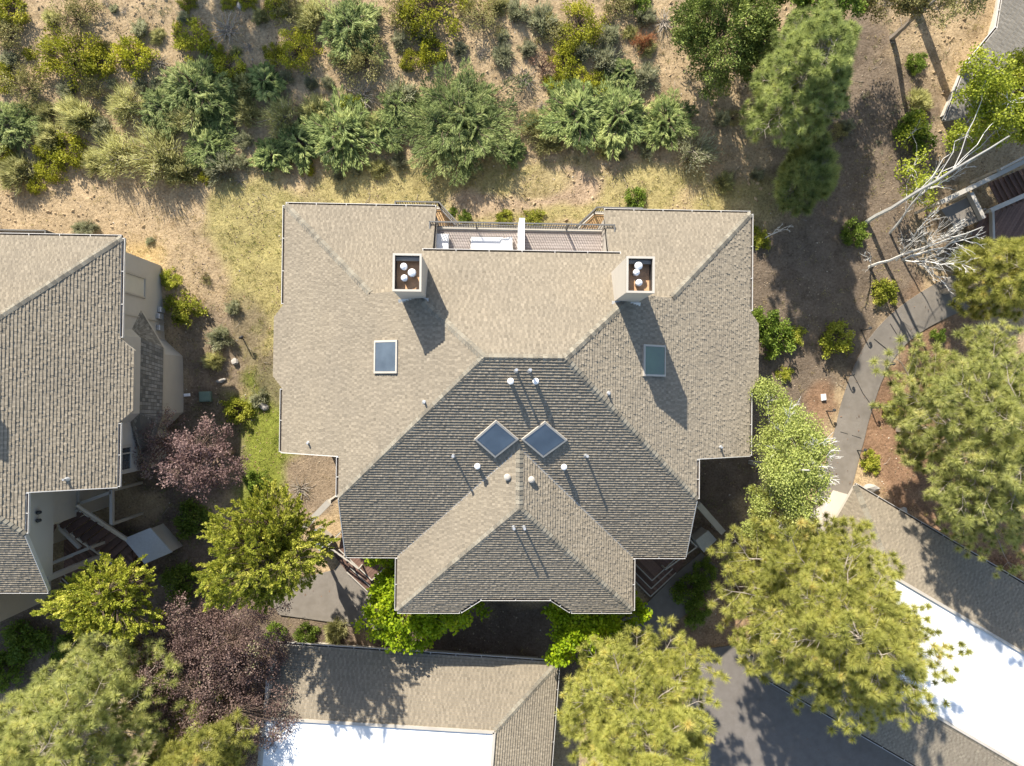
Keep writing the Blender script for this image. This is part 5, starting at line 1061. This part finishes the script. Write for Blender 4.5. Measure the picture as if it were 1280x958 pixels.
tn = np.clip(np.repeat(wr.uniform(0.1, 0.9, len(x)), per)+wr.normal(0, 0.1, len(pos)), 0, 1); V, t = blades(pos, dr, wr.uniform(0.10, 0.26, len(pos))*sz, 0.026, wr, tn); tag(link('weeds', npmesh('weeds', V, 3, t, M['weeds'])), kind='stuff')
def chips(name, n, sz, mat_, test, sd, flat=0.6):
    r = np.random.default_rng(sd); x = r.uniform(-29, 29, n); y = r.uniform(-22, 24, n); k = test(x, y, r) & ~in_roofs(x, y) & ~paved(x, y); x, y = x[k], y[k]; m_ = len(x); s = sz*r.uniform(0.4, 1.0, m_)**1.5
    a = r.uniform(0, 6.28, m_); ring = [np.stack([x+s*q*np.cos(a+o), y+s*q*np.sin(a+o), gz(x, y)-0.01+0*s], -1) for o, q in ((0, 1.0), (1.7, 0.7), (3.1, 1.1), (4.6, 0.75))]; top = np.stack([x, y, gz(x, y)+s*flat], -1)
    V = np.concatenate([np.stack([ring[i], ring[(i+1) % 4], top], 1) for i in range(4)]); tn = np.tile(np.clip(r.normal(0.5, 0.22, m_), 0, 1), 4); tag(link(name, npmesh(name, V, 3, tn, mat_)), kind='stuff')
chips('gravel', 60000, 0.075, M['litter'], lambda x, y, r: (r.random(len(x)) < np.clip(0.35+0.5*wob(x, y), 0.08, 1)), 61)
def clod(x, y, r):
    c, g, _ = soil(x, y); return (c[:, 0] > 0.33) & (g < 0.4) & (y > 2) & (r.random(len(x)) < np.clip(0.3+0.7*wob(x*1.3, y*1.3), 0.05, 1))
chips('earth_clods', 34000, 0.15, M['clod'], clod, 64, 0.75)
def mul(x, y, r):
    c, _, _ = soil(x, y); return (c[:, 0]/(c[:, 2]+1e-3) > 2.35) & (c[:, 0] < 0.33)
chips('bark_chips', 30000, 0.075, M['mulch'], mul, 62, 0.4)
rl = np.random.default_rng(65); n = 5200; x = rl.uniform(-29, 29, n); y = rl.uniform(-22, 24, n); k = paved(x, y) & ~in_roofs(x, y) & (rl.random(n) < 0.75); x, y = x[k], y[k]; a = rl.uniform(0, 6.28, len(x)); pos = np.stack([x, y, gz(x, y)+0.085], -1)
V, t = leaves(pos, np.stack([np.cos(a), np.sin(a), 0*a+0.1], -1), rl.uniform(0.04, 0.13, len(x)), 0.045, rl, rl.uniform(0, 0.8, len(x)), 4.0); tag(link('fallen_leaves', npmesh('fallen_leaves', V, 4, t, M['mulch'])), kind='stuff')
lt = np.random.default_rng(63); n = 420; x = lt.uniform(-29, 29, n); y = lt.uniform(-12, 23, n); k = ~in_roofs(x, y) & ~paved(x, y); x, y = x[k], y[k]; L_ = []
for a, b in zip(x, y):
    z = float(gz(a, b)); d = unit(lt.normal(size=3)*np.array([1, 1, 0.15])); l = lt.uniform(0.12, 0.55); p0 = np.array([a, b, z+0.03]); L_.append((curve(p0, p0+d*l, 4, 0.02, lt, 0.02), np.linspace(0.013, 0.006, 4)))
tag(link('fallen_twigs', twigmesh('fallen_twigs', L_, M['bark_grey'])), kind='stuff')
